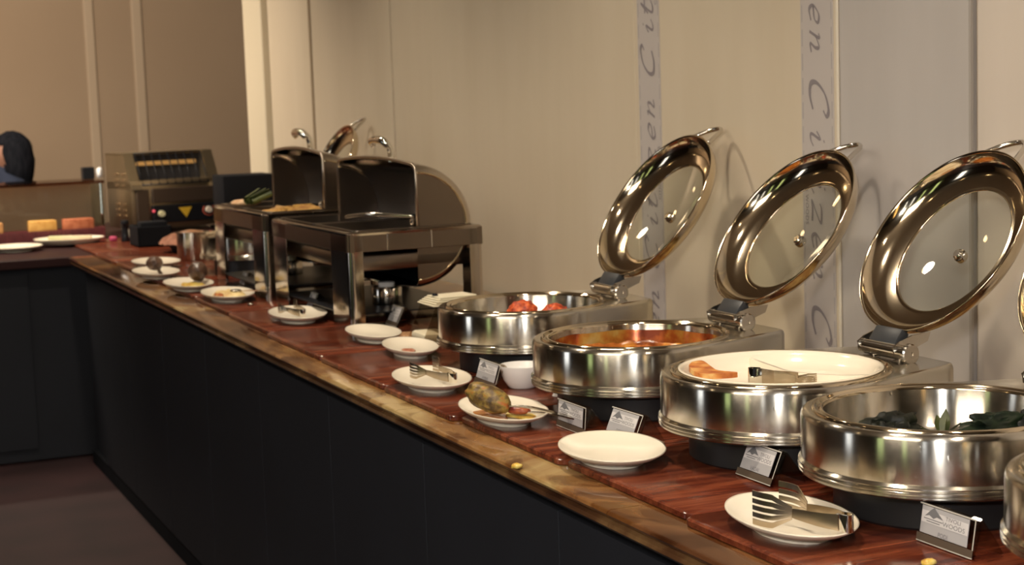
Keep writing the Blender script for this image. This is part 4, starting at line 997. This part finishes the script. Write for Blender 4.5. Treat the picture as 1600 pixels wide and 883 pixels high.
MSKIN = M('skin', (.30, .15, .10), .55); MHAIR = noisy('dark_hair', [(.4, (.006, .007, .010)), (.6, (.012, .013, .018))], 60, 3, .8, stretch=(1, 1, .2), spec=.1)
hb = bmesh.new(); bmesh.ops.create_uvsphere(hb, u_segments=32, v_segments=24, radius=1)
for v in hb.verts:
    x, y, z = v.co; sx = .098; sy = .073; sz = .115
    if z < -.1: sy *= 1-.35*(-z-.1); 
    q = Vector((x*sx, y*sy, z*sz))
    if x < -.8 and abs(y) < .3: q.x -= .020*max(0, 1-abs(z+.15)/.28)*(1-abs(y)/.3)          # nose
    if x < -.5 and -.62 < z < -.42 and abs(y) < .4: q.x -= .005                                # lips
    if x < -.7 and .05 < z < .28 and .2 < abs(y) < .6: q.x += .010                              # eye sockets
    if x < -.3 and z < -.75: q.x -= .008
    v.co = q
hd = obj('head', hb, MSKIN, pr, (-.075, -.035, 1.31-.015), (0, .15, 0), smooth=3.1)
for sy in (-1, 1):
    obj('eye', lump((-.086, sy*.030, .016), (.011, .013, .009), 0, 1, 2), M('eye_white', (.6, .58, .55), .2), hd, smooth=3.1)
    obj('ear', lump((.006, sy*.073, .0), (.020, .008, .030), .1, 2, 2), MSKIN, hd, smooth=3.1)
hr = bmesh.new(); bmesh.ops.create_uvsphere(hr, u_segments=36, v_segments=24, radius=1)
dele = []
for v in hr.verts:
    x, y, z = v.co
    if x < -.60 and z < .35: dele.append(v); continue
    k = 1+.05*noise.noise(v.co*4); w = 1.16*k
    q = Vector((x*.102*w+.008, y*.080*w, z*.112*w+.004))
    if z < 0: q.x += .05*(-z); q.z *= 1+.75*(-z); q.y *= 1+.25*(-z)
    v.co = q
bmesh.ops.delete(hr, geom=dele, context='VERTS')
hair = obj('hair', hr, MHAIR, pr, (-.070, -.035, 1.295), (0, .10, 0), smooth=3.1)
so = hair.modifiers.new('thick', 'SOLIDIFY'); so.thickness = .012
for s_, (x, y) in enumerate([(-.36, -.19), (-.38, .16)]):
    hb = bmesh.new(); lump((0, 0, 0), (.042, .036, .014), .05, 2, 3, s_, hb)
    for k in range(4): tube(spline([(-.03, -.027+.018*k, 0), (-.06-.008*(k in (1, 2)), -.030+.020*k, -.004), (-.078-.012*(k in (1, 2)), -.030+.020*k, -.014)], 3), [.0085]*5+[.0075, .006], 8, hb)
    tube(spline([(.005, .030*(1 if s_ == 0 else -1), 0), (-.02, .052*(1 if s_ == 0 else -1), -.004), (-.045, .056*(1 if s_ == 0 else -1), -.010)], 3), [.0095]*5+[.008, .007], 8, hb)
    obj('hand', hb, MSKIN, pr, (x, y, .935), smooth=3.1)
